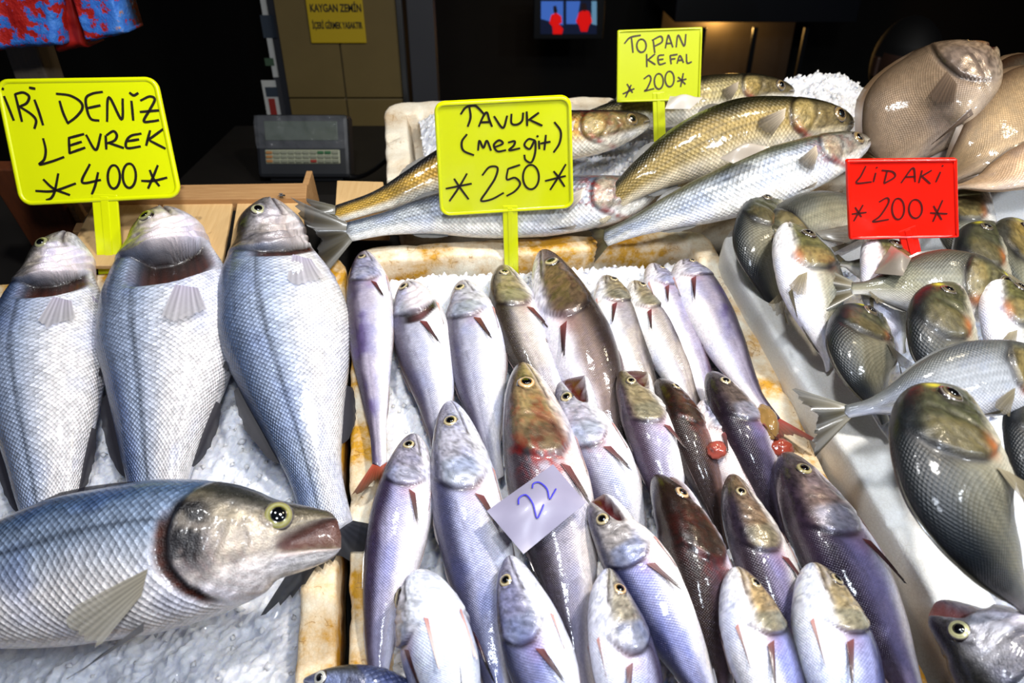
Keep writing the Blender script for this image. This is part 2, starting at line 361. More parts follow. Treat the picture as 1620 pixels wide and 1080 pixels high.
        fold = gs(np.sin((ag - a) * 42 + h * 2), .35); col = mix(col, C('#b79a94'), .35 * fold * sm(ag - a, .0, .03) * sm(-h, -.1, .3) * sm(a, .35, .6))
    if red: col = mix(col, C('#8e2018'), np.clip(red * .7 * sm(n3 * .5 + n2 * .5, .44, .62) * (gs(a - ag - .05, .16) + .6 * gs(a - .62, .15)) * lat * sm(h, -.7, -.2), 0, .92))
    if sp == 'bass':
        hl_ = .30 - .18 * sm(s, .3, .95); col = mix(col, C('#3c4450'), .7 * gs(h - hl_, .045) * (a > 1.02))
        col = col * (1 - .15 * (gs(np.sin(TH * 22), .4) * sm(h, .0, .3) * (a > 1.1)))[..., None]
    if sp == 'whiting':
        hl = .42 - .30 * sm(s, .3, .6); col = mix(col, C('#5c5566'), .35 * gs(h - hl, .035) * (a > 1.05))
        myo = gs(np.sin(s * L / bd * 34 + np.abs(h) * 4), .3); col = mix(col, C('#9a8fb4'), .10 * myo * (a > 1.2) * lat)
    if sp == 'bream':
        st = .5 + .5 * np.sin(TH * 34 + .3 * np.sin(s * 20)); col = mix(col, C('#2c3026'), .22 * sm(st, .45, .95) * (a > 1.08) * sm(h, -.55, .1))
        col = mix(col, C('#14120f'), .9 * gs(a - ag - .03, .09) * gs(h - .42, .22)); col = mix(col, C('#b06a34'), .75 * gs(a - .88, .09) * gs(h + .42, .15))
        col = mix(col, C('#d8cc40'), .85 * gs(a - .36, .06) * gs(h - .62, .16)); col = mix(col, C('#e6dcd8'), .8 * (1 - sm(a, .08, .2)) * sm(-h, -.3, .1))
    if sp == 'mullet':
        st = .5 + .5 * np.cos(TH * 28); col = mix(col, C('#4d4630'), .42 * sm(st, .5, .95) * (a > 1.05) * sm(h, -.5, .0))
        col = mix(col, C('#a83a2e'), .75 * gs(a - ag + .03, .05) * sm(-h, -.1, .5) * sm(n2, .3, .6))
    if sp == 'flat':
        col = col * (.75 + .5 * n2)[..., None]
    if extra: col = extra(col, s, h, a, n1, n2)
    if blotch: col = mix(col, C('#5b3a7a'), blotch * sm(n1, .56, .72) * (a > 1.1) * sm(h, -.2, .3))
    cavm = cav if gill > 0 else 0 * s
    fine = fbm(q * 16, seed + 31, 2); col = col * (.86 + .28 * fine)[..., None]; col = mix(col, col * np.array([.86, .92, 1.12]), sm(n1, .45, .7) * .7); col = mix(col, C('#c98a8c'), .30 * gs(a - ag - .1, .10) * gs(h + .25, .3) * (sp == 'whiting'))
    col = np.clip(col, 0, 1) ** 1.22
    metal = (.08 if sp == 'bream' else .28) * (1 - wb) * (.4 + .6 * sm(n2, .3, .6)) + .0 * s; rough = (.42 if sp == 'bream' else .30) + .15 * (1 - wd) * (a > 1) + .0 * s
    # ---- scale lattice
    rows = max(8, int(2 * math.pi * bd * .36 / pr['sc'])); su = np.stack([s * L / pr['sc'], TH / (2 * np.pi) * rows, sm(a - ag, .0, .12) * scalemask * (1 - cavm)], -1)
    base = S[i0]; base = base - N * (N @ base - N @ O) * 0
    root = thing(name, label, cat, base, group)
    def part(nm, verts, faces, mat, parent=root, at_=None, attrs=None):
        o = meshobj(nm, verts, faces, mat, None, base, attrs); o.location = (0, 0, 0); o.parent = parent; return o
    F = grid_faces(I, J, True)
    body = part('body', PV, F, SKIN[sp], attrs={'Col': ('FLOAT_COLOR', np.clip(col, 0, 1).reshape(-1, 3)), 'suv': ('FLOAT_VECTOR', su.reshape(-1, 3)), 'fx': ('FLOAT_VECTOR', np.stack([metal, rough, 0 * s], -1).reshape(-1, 3))})
    # ---- eyes
    ic = C(irisc) if irisc else cols['iris']; i2 = cols['iris2']; rr = (er or pr['er']) * bd
    the = math.acos(he)
    for sd in (1, -1):
        if sp == 'flat' and sd < 0: continue
        c = surf(np.array([ae * sh]), np.array([sd * the]))[0]; ds = .004
        e1 = surf(np.array([ae * sh + ds]), np.array([sd * the]))[0] - surf(np.array([ae * sh - ds]), np.array([sd * the]))[0]; e2 = surf(np.array([ae * sh]), np.array([sd * the + .08]))[0] - surf(np.array([ae * sh]), np.array([sd * the - .08]))[0]
        nn = nrmz(np.cross(e1, e2)); nn = nn * np.sign(nn @ (c - fr(S, np.array([ae * sh]))[0])); c = c + nn * rr * (.12 if sp == 'bream' else 0); nn = nrmz(nn + (.9 if sp == 'bream' else .35) * sd * fr(La, np.array([ae * sh]))[0])
        x1 = nrmz(e1 - nn * (e1 @ nn)); x2 = np.cross(nn, x1); K = 24; an = np.arange(K) / K * 2 * np.pi
        prof = [(1.22, -.30, 0), (1.12, .02, 0), (1.0, .10, 1), (.94, .16, 3), (.80, .24, 2), (.66, .29, 3), (.57, .32, 0), (.0, .34, 0)]
        pc = [C('#241c1c'), C('#8a8078') * .8, i2, ic]
        vs = np.concatenate([c + rr * (pr_[0] * (np.cos(an)[:, None] * x1 + np.sin(an)[:, None] * x2) + pr_[1] * nn) for pr_ in prof])
        vc = np.concatenate([np.tile(pc[pr_[2]], (K, 1)) for pr_ in prof])
        vc = vc * (.8 + .4 * fbm(vs * 900, seed, 2))[:, None]
        eo = part('eye', vs, grid_faces(len(prof), K, True), EYE, attrs={'Col': ('FLOAT_COLOR', np.clip(vc, 0, 1))})
        pp = [(.56, .30), (.52, .36), (.38, .42), (.2, .45), (0, .46)]
        vs = np.concatenate([c + rr * (a_ * (np.cos(an)[:, None] * x1 + np.sin(an)[:, None] * x2) + b_ * nn) for a_, b_ in pp])
        po = part('pupil', vs, grid_faces(len(pp), K, True), PUPIL, parent=eo)
    # ---- fins
    def fin(nm, A, B, dA, dB, length, n_r, curve, cb, ct, al=(1, .85), nr=15, nt=7, rag=.12, parent=root, shape=None, taper=0.):
        r = np.linspace(0, 1, nr)[:, None, None]; t = np.linspace(0, 1, nt)[None, :, None]
        ln = np.array([length * (shape(x) if shape else 1) * (1 - rag * rng.random()) for x in r.ravel()])[:, None, None]
        d = nrmz(dA * (1 - r) + dB * r); mid = (A + B) / 2; rt = A * (1 - r) + B * r; p = rt + (mid - rt) * taper * t + d * ln * t + n_r * (curve * length * t ** 2 + ((np.arange(nr) % 2)[:, None, None] - .5) * .012 * length * (.2 + t))
        tq_ = t ** .6; cc = cb * (1 - tq_) + ct * tq_ + 0 * r; cc = cc * (1 - .35 * (np.arange(nr) % 2)[:, None, None]) * (.85 + .3 * rng.random((nr, 1, 1)))
        alp = al[0] * (1 - t) + al[1] * t + 0 * r; fxv = np.concatenate([0 * cc[..., :2], alp], -1)
        return part(nm, p, grid_faces(nr, nt), FIN, parent, attrs={'Col': ('FLOAT_COLOR', np.clip(cc, 0, 1).reshape(-1, 3)), 'fx': ('FLOAT_VECTOR', fxv.reshape(-1, 3))})
    fc = {'whiting': ('#7a3c3e', '#1e1a1c'), 'bass': ('#8e8378', '#9a9488'), 'bream': ('#8a8068', '#6a604a'), 'mullet': ('#c9b8a0', '#241c16'), 'flat': ('#6a5644', '#4a3a2e')}[sp]
    pcb, pct = [C(x) for x in (pect_col or fc)]
    sp_ = sh * (1.07 + .48 * gill); hp = {'whiting': -.22, 'bass': -.35, 'bream': -.40, 'mullet': .15, 'flat': -.1}[sp]
    if pect > 0:
        for sd in (1, -1):
            if sd < 0 and not pelvic: continue
            bw_ = .7 if sp == 'whiting' else 1.; th1, th2 = sd * (math.acos(hp) - .14 * bw_), sd * (math.acos(hp) + .18 * bw_)
            A = surf(np.array([sp_]), np.array([th1]))[0]; B = surf(np.array([sp_ + .012]), np.array([th2]))[0]; c0_ = fr(S, np.array([sp_]))[0]
            nn = nrmz((A + B) / 2 - c0_); tt = fr(T, np.array([sp_]))[0]; dd = fr(Dv, np.array([sp_]))[0]; ang = math.radians(pectang)
            d1 = nrmz(tt * math.cos(ang) - dd * math.sin(ang) + nn * .06); d2 = nrmz(tt * math.cos(ang + .5) - dd * math.sin(ang + .5) + nn * .10)
            fl = {'whiting': .70, 'bass': .52, 'bream': .46, 'mullet': .58, 'flat': .3}[sp] * bd * pect
            fin('pectoral_fin', A + nn * .002, B + nn * .002, d1, d2 if sp != 'whiting' else nrmz(d1 * .85 + d2 * .15), fl, nn, -.05 if sp == 'whiting' else .05, pcb, pct, (1, .95 if sp == 'whiting' else .6), shape=lambda x: 1 - .45 * abs(x - .25), taper=.9 if sp == 'whiting' else .0, rag=.3 if sp == 'whiting' else .12)
    pv = 1 if pelvic else 0
    for sd in ((1, -1) if pelvic else (1,)):
        s0 = sh * (.82 if sp == 'whiting' else 1.2); A = surf(np.array([s0]), np.array([sd * 2.55]))[0]; B = surf(np.array([s0 + .01]), np.array([sd * (2.68 if sp == 'whiting' else 2.8)]))[0]
        c0_ = fr(S, np.array([s0]))[0]; nn = nrmz((A + B) / 2 - c0_); tt = fr(T, np.array([s0]))[0]
        fin('pelvic_fin', A + nn * .001, B + nn * .001, nrmz(tt + nn * (.9 if darkpelvic else .10)), nrmz(tt + nn * (.5 if darkpelvic else .02)), bd * (.55 if sp == 'whiting' else .5 if darkpelvic else .42), nn, -.02, C('#d99a92') if sp == 'whiting' else C('#2a262c') if darkpelvic else pcb, C('#e6cfc8') if sp == 'whiting' else C('#17151a') if darkpelvic else pct, (1, .9), nr=13 if darkpelvic else 9, taper=-.8 if darkpelvic else .6, rag=.45 if darkpelvic else .12)
    if dfin > 0:
        dcol = {'whiting': ('#4a4048', '#6a5a5a'), 'bass': ('#232028', '#17151c'), 'bream': ('#4a463a', '#2a261e'), 'mullet': ('#4a463c', '#2a261e'), 'flat': ('#6a5440', '#4a3a28')}[sp]
        spans = {'whiting': [(.30, .42), (.46, .66), (.70, .88)], 'bass': [(.36, .55), (.60, .80)], 'bream': [(.30, .85)], 'mullet': [(.42, .50), (.68, .78)], 'flat': [(.12, .95)]}[sp]
        anal = {'whiting': [(.40, .62), (.68, .88)], 'bass': [(.66, .80)], 'bream': [(.62, .84)], 'mullet': [(.68, .80)], 'flat': [(.28, .95)]}[sp]
        for nm, spn, tq, sgn in [('dorsal_fin', x, 0., 1) for x in spans] + [('anal_fin', x, math.pi, -1) for x in anal]:
            nr = 17; nt = 5; spn = (float(toact(spn[0])), float(toact(spn[1]))); r = np.linspace(spn[0], spn[1], nr); rootp = surf(r, np.full(nr, tq)); tt = fr(T, r); dd = fr(Dv, r) * sgn
            x = (r - spn[0]) / (spn[1] - spn[0]); hgt = bd * .20 * dfin * (np.sin(np.pi * np.clip(x * .85 + .12, 0, 1)) ** .6) * (1 - .15 * rng.random(nr))
            t = np.linspace(0, 1, nt)[None, :, None]; p = (rootp - dd * .002)[:, None] + (nrmz(dd * .75 + tt * .65) * hgt[:, None])[:, None] * t + (fr(La, r) * (((np.arange(nr) % 2) - .5) * .02 * hgt)[:, None])[:, None] * t
            cc = C(dcol[0]) * (1 - t) + C(dcol[1]) * t + 0 * p; fxv = np.concatenate([0 * cc[..., :2], np.where(t > .6, .9, 1) + 0 * cc[..., :1]], -1)
            part(nm, p, grid_faces(nr, nt), FIN, attrs={'Col': ('FLOAT_COLOR', cc.reshape(-1, 3)), 'fx': ('FLOAT_VECTOR', fxv.reshape(-1, 3))})
    if tail > 0:
        tc = [C(x) for x in (tailcol or {'whiting': ('#7a4038', '#2c2320'), 'bass': ('#2b2c34', '#15161c'), 'bream': ('#5a5238', '#1c180e'), 'mullet': ('#5a5234', '#1c160e'), 'flat': ('#5a4434', '#3a2c22')}[sp])]
        nr, nt = 27, 9; r = np.linspace(-1, 1, nr); e1 = np.array([1.0]); tt = nrmz(fr(T, e1)[0]); dd = fr(Dv, e1)[0]; ll = fr(La, e1)[0]
        if taildir is not None: tt = nrmz(tt + U * taildir[0] + V * taildir[1] + N * taildir[2]); dd = nrmz(dd - tt * (dd @ tt)); ll = np.cross(tt, dd)
        hb = pchip(pr['s'], pr['top'], e1)[0] * bd; al = np.radians(34) * r; fl = {'whiting': .75, 'bass': .75, 'bream': .62, 'mullet': .85, 'flat': .35}[sp] * bd * tail
        ln = fl * (.52 + .48 * np.abs(r) ** 1.3) * (1 - (.3 if sp == 'bass' else .16) * rng.random(nr)); t = np.linspace(0, 1, nt)[None, :, None]
        p = S[-1] - tt * .004 + (dd * (r * hb)[:, None])[:, None] + ((np.cos(al)[:, None] * tt + np.sin(al)[:, None] * dd * tailh) * ln[:, None])[:, None] * t + (ll * (((np.arange(nr) % 2) - .5) * .016 * fl)[:, None])[:, None] * (t + .1) + (ll * fl)[None, None] * (.06 * np.sin(r * 5)[:, None, None]) * t
        cc = tc[0] * (1 - t) + tc[1] * t + 0 * p; cc = cc * (1 - .3 * (np.arange(nr) % 2)[:, None, None]); fxv = np.concatenate([0 * cc[..., :2], 1 - .12 * t + 0 * cc[..., :1]], -1)
        part('tail_fin', p, grid_faces(nr, nt), FIN, attrs={'Col': ('FLOAT_COLOR', np.clip(cc, 0, 1).reshape(-1, 3)), 'fx': ('FLOAT_VECTOR', fxv.reshape(-1, 3))})
    FISHES.append((name, label)); return root

# ------------------------------------------------------------------ solid helpers
def boxpts(c, ax, ay, az):
    c = np.asarray(c, float); return np.array([c + ax * i + ay * j + az * k for k in (-.5, .5) for j in (-.5, .5) for i in (-.5, .5)])
BF = [(0, 2, 3, 1), (4, 5, 7, 6), (0, 1, 5, 4), (2, 6, 7, 3), (0, 4, 6, 2), (1, 3, 7, 5)]
def box(name, c, ax, ay, az, mat, parent=None, bevel=.002, loc=None):
    base = np.array(parent.location) if parent is not None else (np.asarray(c) if loc is None else loc)
    o = meshobj(name, boxpts(c, np.asarray(ax, float), np.asarray(ay, float), np.asarray(az, float)), BF, mat, parent, base, smooth=False)
    if parent is None: o.location = base
    if bevel:
        m = o.modifiers.new('bevel', 'BEVEL'); m.width = bevel; m.segments = 2; m.limit_method = 'ANGLE'
    return o
X, Y, Z = np.eye(3)
def struct(o): o['kind'] = 'structure'; return o

def foam_mat(name, stain, base='#f3efe6', tone='#c9962e'):
    m = NT(name); co = m.coord()
    b = m.voro(co, 260, 'DISTANCE_TO_EDGE').outputs['Distance']; n = m.noise(co, 9, 5, .65); n2 = m.noise(co, 38, 4, .7)
    f = m.math('MULTIPLY', m.math('ADD', m.math('MULTIPLY', n, .7), m.math('MULTIPLY', n2, .4)), 1.0)
    s = m.ramp(f, [(.42, (0, 0, 0)), (.56, (.35,) * 3), (.72, (1, 1, 1))])
    c = m.mixc(m.math('MULTIPLY', s, stain), C(base), C(tone))
    wv = m.node('ShaderNodeVectorMath', operation='ADD'); nzc = m.node('ShaderNodeTexNoise'); nzc.inputs['Scale'].default_value = 30; m.put(nzc.inputs['Vector'], co); vs_ = m.node('ShaderNodeVectorMath', operation='SCALE'); vs_.inputs['Scale'].default_value = .03; m.put(vs_.inputs[0], nzc.outputs['Color']); m.put(wv.inputs[0], co); m.put(wv.inputs[1], vs_.outputs[0]); crack = m.voro(wv.outputs[0], 75, 'DISTANCE_TO_EDGE').outputs['Distance']; ck = m.math('MULTIPLY', m.math('LESS_THAN', crack, .025), m.math('MULTIPLY', m.math('GREATER_THAN', n2, .56), min(1, stain) * .6))
    c = m.mixc(ck, c, C('#9a6a2a')); c = m.mixc(m.math('MULTIPLY', m.math('LESS_THAN', b, .06), .10), c, C('#8a7a5a'))
    m.p(Base_Color=c, Roughness=.55); m.b.inputs['Subsurface Weight'].default_value = .12; m.b.inputs['Subsurface Radius'].default_value = (.01, .009, .007); m.b.inputs['Subsurface Scale'].default_value = .5
    m.bump(m.math('ADD', m.math('MULTIPLY', m.math('MINIMUM', b, .25), 1.2), m.math('MULTIPLY', n2, 1.0)), .35, .0012); return m.m
FOAM_OLD = foam_mat('stained_foam', 1.6, '#f3ecd8', '#c8921e'); FOAM_NEW = foam_mat('clean_foam', .12, '#f6f6f4', '#d8c9a0'); FOAM_MID = foam_mat('worn_foam', .75, '#efe6d2', '#b98a3a')
def ice_mat():
    m = NT('crushed_ice'); co = m.coord(); n = m.noise(co, 300, 4, .7); v = m.voro(co, 160).outputs['Distance']
    m.p(Base_Color=m.mixc(n, (.66, .68, .76), (.90, .91, .96)), Roughness=m.math('ADD', m.math('MULTIPLY', n, .4), .1)); m.b.inputs['Subsurface Weight'].default_value = .7
    m.b.inputs['Subsurface Radius'].default_value = (.012, .014, .018); m.b.inputs['Subsurface Scale'].default_value = .6; m.p(Coat_Weight=.4)
    m.bump(m.math('ADD', n, v), .5, .0012); return m.m
ICE = ice_mat()

YAW = math.radians(8); BU = np.array([math.cos(YAW), math.sin(YAW)]); BV = np.array([-math.sin(YAW), math.cos(YAW)])
def uv(p): q = np.asarray(p) - O; return np.array([q @ U, q @ V])
def rounded(Q, r, n=6, step=.006):
    out = []; Q = [np.array(q, float) for q in Q]; k = len(Q); segs = []
    for i in range(k):
        p, a, b = Q[i], nrmz(Q[i - 1] - Q[i]), nrmz(Q[(i + 1) % k] - Q[i]); ang = math.acos(np.clip(a @ b, -1, 1)); d = r / math.tan(ang / 2)
        c = p + nrmz(a + b) * (r / math.sin(ang / 2)); s0 = p + a * d - c; s1 = p + b * d - c
        a0 = math.atan2(s0[1], s0[0]); a1 = math.atan2(s1[1], s1[0]); da = (a1 - a0 + math.pi) % (2 * math.pi) - math.pi
        segs.append(np.array([c + r * np.array([math.cos(a0 + da * t), math.sin(a0 + da * t)]) for t in np.linspace(0, 1, n)]))
    for i in range(k):
        out.append(segs[i]); e0, e1 = segs[i][-1], segs[(i + 1) % k][0]; m = max(2, int(np.linalg.norm(e1 - e0) / step))
        out.append(e0 + (e1 - e0) * (np.linspace(0, 1, m, endpoint=False)[1:, None]))
    return np.vstack(out)
def foam_box(label, Q, wtop, height, wall, depth, mat, seed, worn=.003, r=.035):
    """Q: outer rim corners (u, v), counter-clockwise from the back left one."""
    P = rounded(Q, r); n = len(P); tg = nrmz(np.roll(P, -1, 0) - np.roll(P, 1, 0)); inn = np.stack([-tg[:, 1], tg[:, 0]], 1); cen = P.mean(0)
    if ((cen - P) * inn).sum() < 0: inn = -inn
    pf = [(.012, -height), (.006, -height * .66), (.003, -height * .33), (0, -.03), (0, -.010), (.0005, -.004), (.002, -.0012), (.005, 0), (wall * .3, .0003), (wall * .7, .0003), (wall - .005, 0), (wall - .002, -.0012), (wall - .0005, -.004), (wall, -.010), (wall + .002, -depth * .4), (wall + .004, -depth * .7), (wall + .006, -depth)]
    rings = []
    for d, w in pf:
        q = P + inn * d; wv = np.full(n, wtop + w); p3 = np.array([D(a[0], a[1], b) for a, b in zip(q, wv)])
        nz = fbm(p3 * 28, seed, 3) - .5; nz2 = vnoise(p3 * 75, seed + 5) - .5
        k = 1.0 if w > -.012 else .35
        p3 = p3 + N * ((nz * worn * 2.2 - worn * 3.0 * sm(nz2, .25, .42)) * k)[:, None] + (U * inn[:, :1] + V * inn[:, 1:]) * (nz2 * worn * .7)[:, None]
        rings.append(p3)
    vs = np.vstack(rings); m = len(pf); F = [(i * n + j, i * n + (j + 1) % n, (i + 1) * n + (j + 1) % n, (i + 1) * n + j) for i in range(m - 1) for j in range(n)]
    F.append(tuple(range(n))[::-1]); F.append(tuple((m - 1) * n + j for j in range(n)))
    base = D(cen[0], cen[1], wtop - height)
    o = meshobj('foam_box', vs, F, mat, None, base); tag(o, label, 'foam box'); return o
def ice_bed(label, Q, inset, w0, seed, mound=None, res=.0028, amp=.010, shards=700):
    Q = [np.array(q) for q in Q]; cen = sum(Q) / 4; Q = [q + nrmz(cen - q) * inset * 1.42 for q in Q]
    nu = int(np.linalg.norm(Q[0] - Q[1]) / res); nv = int(np.linalg.norm(Q[0] - Q[3]) / res)
    a, b = np.meshgrid(np.linspace(0, 1, nu), np.linspace(0, 1, nv), indexing='ij'); a = a[..., None]; b = b[..., None]
    p = Q[0] * (1 - a) * (1 - b) + Q[1] * a * (1 - b) + Q[2] * a * b + Q[3] * (1 - a) * b
    u, v = p[..., 0], p[..., 1]; q = np.stack([u * 30, v * 30, 0 * u + seed], -1)
    w = w0 + amp * (fbm(q, seed, 4) - .5) * 2.2 + .0065 * np.abs(fbm(q * 5, seed + 4, 2) - .5) * 2 + .006 * rng.random(u.shape)
    if mound: w = w + mound(u, v)
    vs = O + U * u[..., None] + V * v[..., None] + N * w[..., None]
    F = grid_faces(nu, nv)[:, ::-1]; vs = vs.reshape(-1, 3)
    k = rng.integers(0, len(vs), shards); oc = np.array([[1, 0, 0], [0, 1, 0], [-1, 0, 0], [0, -1, 0], [0, 0, 1], [0, 0, -1.0]])
    tri = np.array([[0, 1, 4], [1, 2, 4], [2, 3, 4], [3, 0, 4], [1, 0, 5], [2, 1, 5], [3, 2, 5], [0, 3, 5]])
    sz = rng.uniform(.0015, .0055, (shards, 1, 1)); R = np.linalg.qr(rng.normal(size=(shards, 3, 3)))[0]
    sv = (oc[None] * rng.uniform(.4, 1.2, (shards, 6, 1)) * sz) @ R + (vs[k] + N * .001)[:, None]
    q4 = np.concatenate([tri, tri[:, 2:]], 1)
    cen3 = D(cen[0], cen[1], w0)
    me_v = np.vstack([vs, sv.reshape(-1, 3)]); tf = (tri[None] + (np.arange(shards) * 6)[:, None, None] + len(vs)).reshape(-1, 3)
    TF = np.vstack([F[:, :3], F[:, [0, 2, 3]], tf])
    o = meshobj('crushed_ice', me_v, TF, ICE, None, cen3, smooth=False); tag(o, label, 'ice', kind='stuff'); return o

# ------------------------------------------------------------------ stall table and foam boxes
cBL, cBR = uv(at(555, 390, 0)), uv(at(1118, 360, 0))
QC = [cBL, cBR, cBR - BV * .62, cBL - BV * .62]
lBR = uv(at(548, 393, 0)); QL = [lBR - BU * .52, lBR, lBR - BV * .62 - BU * .006, lBR - BV * .62 - BU * .52]
rBL = uv(at(1122, 357, .035)); rF = uv(at(1481, 958, .035)); rv = nrmz(rBL - rF); ru = np.array([rv[1], -rv[0]])
QR = [rBL, rBL + ru * .50, rBL + ru * .50 - rv * .66, rBL - rv * .66]
mBL = uv(at(606, 160, .02)); mFL = uv(at(612, 300, .02)); mv = nrmz(mBL - mFL); mBR = uv(at(1420, 138, .02))
QM = [mBL, mBR, mBR - mv * .24, mBL - mv * .24]
fBL = mBR + nrmz(mBR - mBL) * .01; QF = [fBL, fBL + nrmz(mBR - mBL) * .5, fBL + nrmz(mBR - mBL) * .5 - mv * .26, fBL - mv * .26]
foam_box('yellowed polystyrene box packed with whiting under the middle sign', QC, .0, .12, .030, .075, FOAM_OLD, 3, .0035)
foam_box('worn polystyrene box holding the big sea bass', QL, -.004, .12, .032, .08, FOAM_OLD, 11, .0035)
foam_box('clean white polystyrene box full of sea bream', QR, .035, .155, .050, .08, FOAM_NEW, 23, .0018, .055)
foam_box('stained polystyrene box of grey mullet at the back', QM, .02, .14, .034, .06, FOAM_MID, 31, .003)
foam_box('polystyrene box of brown flatfish in the back corner', QF, .02, .14, .034, .06, FOAM_MID, 37, .003)
ice_bed('crushed ice under the whiting in the yellowed box', QC, .036, -.040, 1, lambda u, v: .012 * sm(v, .45, .62))
ice_bed('crushed ice under the sea bass', QL, .038, -.045, 2, lambda u, v: .012 * sm(-v, -.30, -.18) - .01 * sm(v, .5, .6))
ice_bed('crushed ice under the sea bream', QR, .056, -.012, 3)
ice_bed('crushed ice under the grey mullet', QM, .038, -.015, 4, lambda u, v: .055 * gs(u - uv(at(715, 200, .04))[0], .06) * gs(v - uv(at(715, 200, .04))[1], .10) + .07 * gs(u - uv(at(1320, 165, .05))[0], .10), shards=700)
ice_bed('crushed ice under the flatfish', QF, .038, -.015, 5, shards=500)

DARK = plain('painted_dark_wood', '#17130f', .6, nz=(20, .3)); 
tb = thing('fish_stall_table', 'dark sloping table that carries the fish boxes', 'table', D(.1, .5, -.155) - Z * .6)
box('table_top', D(.1, .40, -.138), U * 2.1, V * 1.14, N * .03, DARK, tb, .004)
box('back_shelf', D((mBL[0] + QF[1][0]) / 2, 1.03, -.138), U * (QF[1][0] - mBL[0] + .02), V * .17, N * .03, DARK, tb, .004)
for sx in (-.9, .9):
    for sy in (-.1, .92):
        t = D(.1 + sx, .05 + sy * .95, -.15); hgt = t[2]
        box('leg', np.array([t[0], t[1], hgt / 2]), X * .06, Y * .06, Z * hgt, DARK, tb, .003)

# ------------------------------------------------------------------ room behind the stall
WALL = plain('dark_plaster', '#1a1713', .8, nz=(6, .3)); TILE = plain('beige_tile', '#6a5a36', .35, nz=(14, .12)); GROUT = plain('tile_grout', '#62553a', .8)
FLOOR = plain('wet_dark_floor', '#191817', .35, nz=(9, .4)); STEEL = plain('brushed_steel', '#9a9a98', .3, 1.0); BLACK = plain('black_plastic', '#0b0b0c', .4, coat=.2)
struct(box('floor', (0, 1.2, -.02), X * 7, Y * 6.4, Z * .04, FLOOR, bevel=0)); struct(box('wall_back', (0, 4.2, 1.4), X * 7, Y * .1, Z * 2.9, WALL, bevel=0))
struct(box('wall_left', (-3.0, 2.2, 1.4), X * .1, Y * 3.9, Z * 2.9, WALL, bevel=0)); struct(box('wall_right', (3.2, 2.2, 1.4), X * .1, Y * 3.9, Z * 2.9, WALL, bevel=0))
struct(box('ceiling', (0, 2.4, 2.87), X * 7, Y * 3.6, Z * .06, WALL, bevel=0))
# tiled pier with a steel corner strip
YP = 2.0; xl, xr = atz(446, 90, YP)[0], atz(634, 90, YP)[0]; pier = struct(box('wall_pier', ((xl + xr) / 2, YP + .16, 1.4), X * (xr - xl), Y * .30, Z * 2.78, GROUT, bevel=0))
tw = (xr - xl) / 2; th_ = .30; zt = atz(525, 155, YP)[2]
tme = None
for i in range(2):
    for k in range(-3, 5):
        c = np.array([xl + tw * (i + .5), YP + .004, zt + th_ * (k + .5)])
        if c[2] < .16: continue
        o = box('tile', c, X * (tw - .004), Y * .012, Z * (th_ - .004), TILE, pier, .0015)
struct(box('trim_1', (xr + .006, YP - .002, 1.4), X * .014, Y * .02, Z * 2.7, STEEL, bevel=.002))
GREYP = plain('grey_panel', '#36363a', .5, nz=(10, .1)); x2 = atz(688, 60, YP + .05)[0]
struct(box('trim_2', ((xr + .016 + x2) / 2, YP + .08, 1.4), X * (x2 - xr - .016), Y * .06, Z * 2.7, GREYP, bevel=.003))
x0 = atz(410, 60, YP)[0]; STR = plain('dim_side_panel', '#3a3a3e', .5); struct(box('trim_3', ((x0 + xl) / 2 - .004, YP + .10, 1.4), X * (xl - x0 - .006), Y * .08, Z * 2.7, STR, bevel=.002))
# yellow notice
YEL = plain('notice_yellow', '#b79a14', .45); INK = plain('notice_ink', '#14100a', .6)
c0, c1 = atz(483, -12, YP), atz(581, 67, YP); nt_ = thing('wall_notice', 'yellow warning notice with black capitals on tiled pier', 'sign', ((c0[0] + c1[0]) / 2, YP - .008, (c0[2] + c1[2]) / 2))
box('plate', nt_.location, X * (c1[0] - c0[0]), Y * .006, Z * (c0[2] - c1[2]), YEL, nt_, .002)
def text(body, c, width, height, mat, parent):
    cu = bpy.data.curves.new('lettering', 'FONT'); cu.body = body; cu.align_x = 'CENTER'; cu.align_y = 'CENTER'; cu.size = 1; cu.extrude = .004; cu.offset = .018
    o = bpy.data.objects.new('tmp', cu); COL.objects.link(o); bpy.context.view_layer.update()
    me = bpy.data.meshes.new_from_object(o.evaluated_get(bpy.context.evaluated_depsgraph_get())); bpy.data.objects.remove(o)
    vs = np.array([v.co[:] for v in me.vertices]); sx = width / np.ptp(vs[:, 0]); sy = height / np.ptp(vs[:, 1]); mid = (vs.max(0) + vs.min(0)) / 2
    for v in me.vertices: v.co = ((v.co[0] - mid[0]) * sx, -v.co[2] * .2, (v.co[1] - mid[1]) * sy)
    me.materials.clear(); me.materials.append(mat); t = bpy.data.objects.new('lettering', me); link(t, parent); t.location = np.asarray(c) - np.array(parent.location); return t
def wtext(s, pa, pb):
    a, b = atz(*pa, YP - .012), atz(*pb, YP - .012); text(s, ((a[0] + b[0]) / 2, YP - .0118, (a[2] + b[2]) / 2), b[0] - a[0], a[2] - b[2], INK, nt_)
wtext('KAYGAN ZEMİN', (489, 2), (572, 19)); wtext('İÇERİ GİRMEK YASAKTIR', (493, 31), (574, 48))
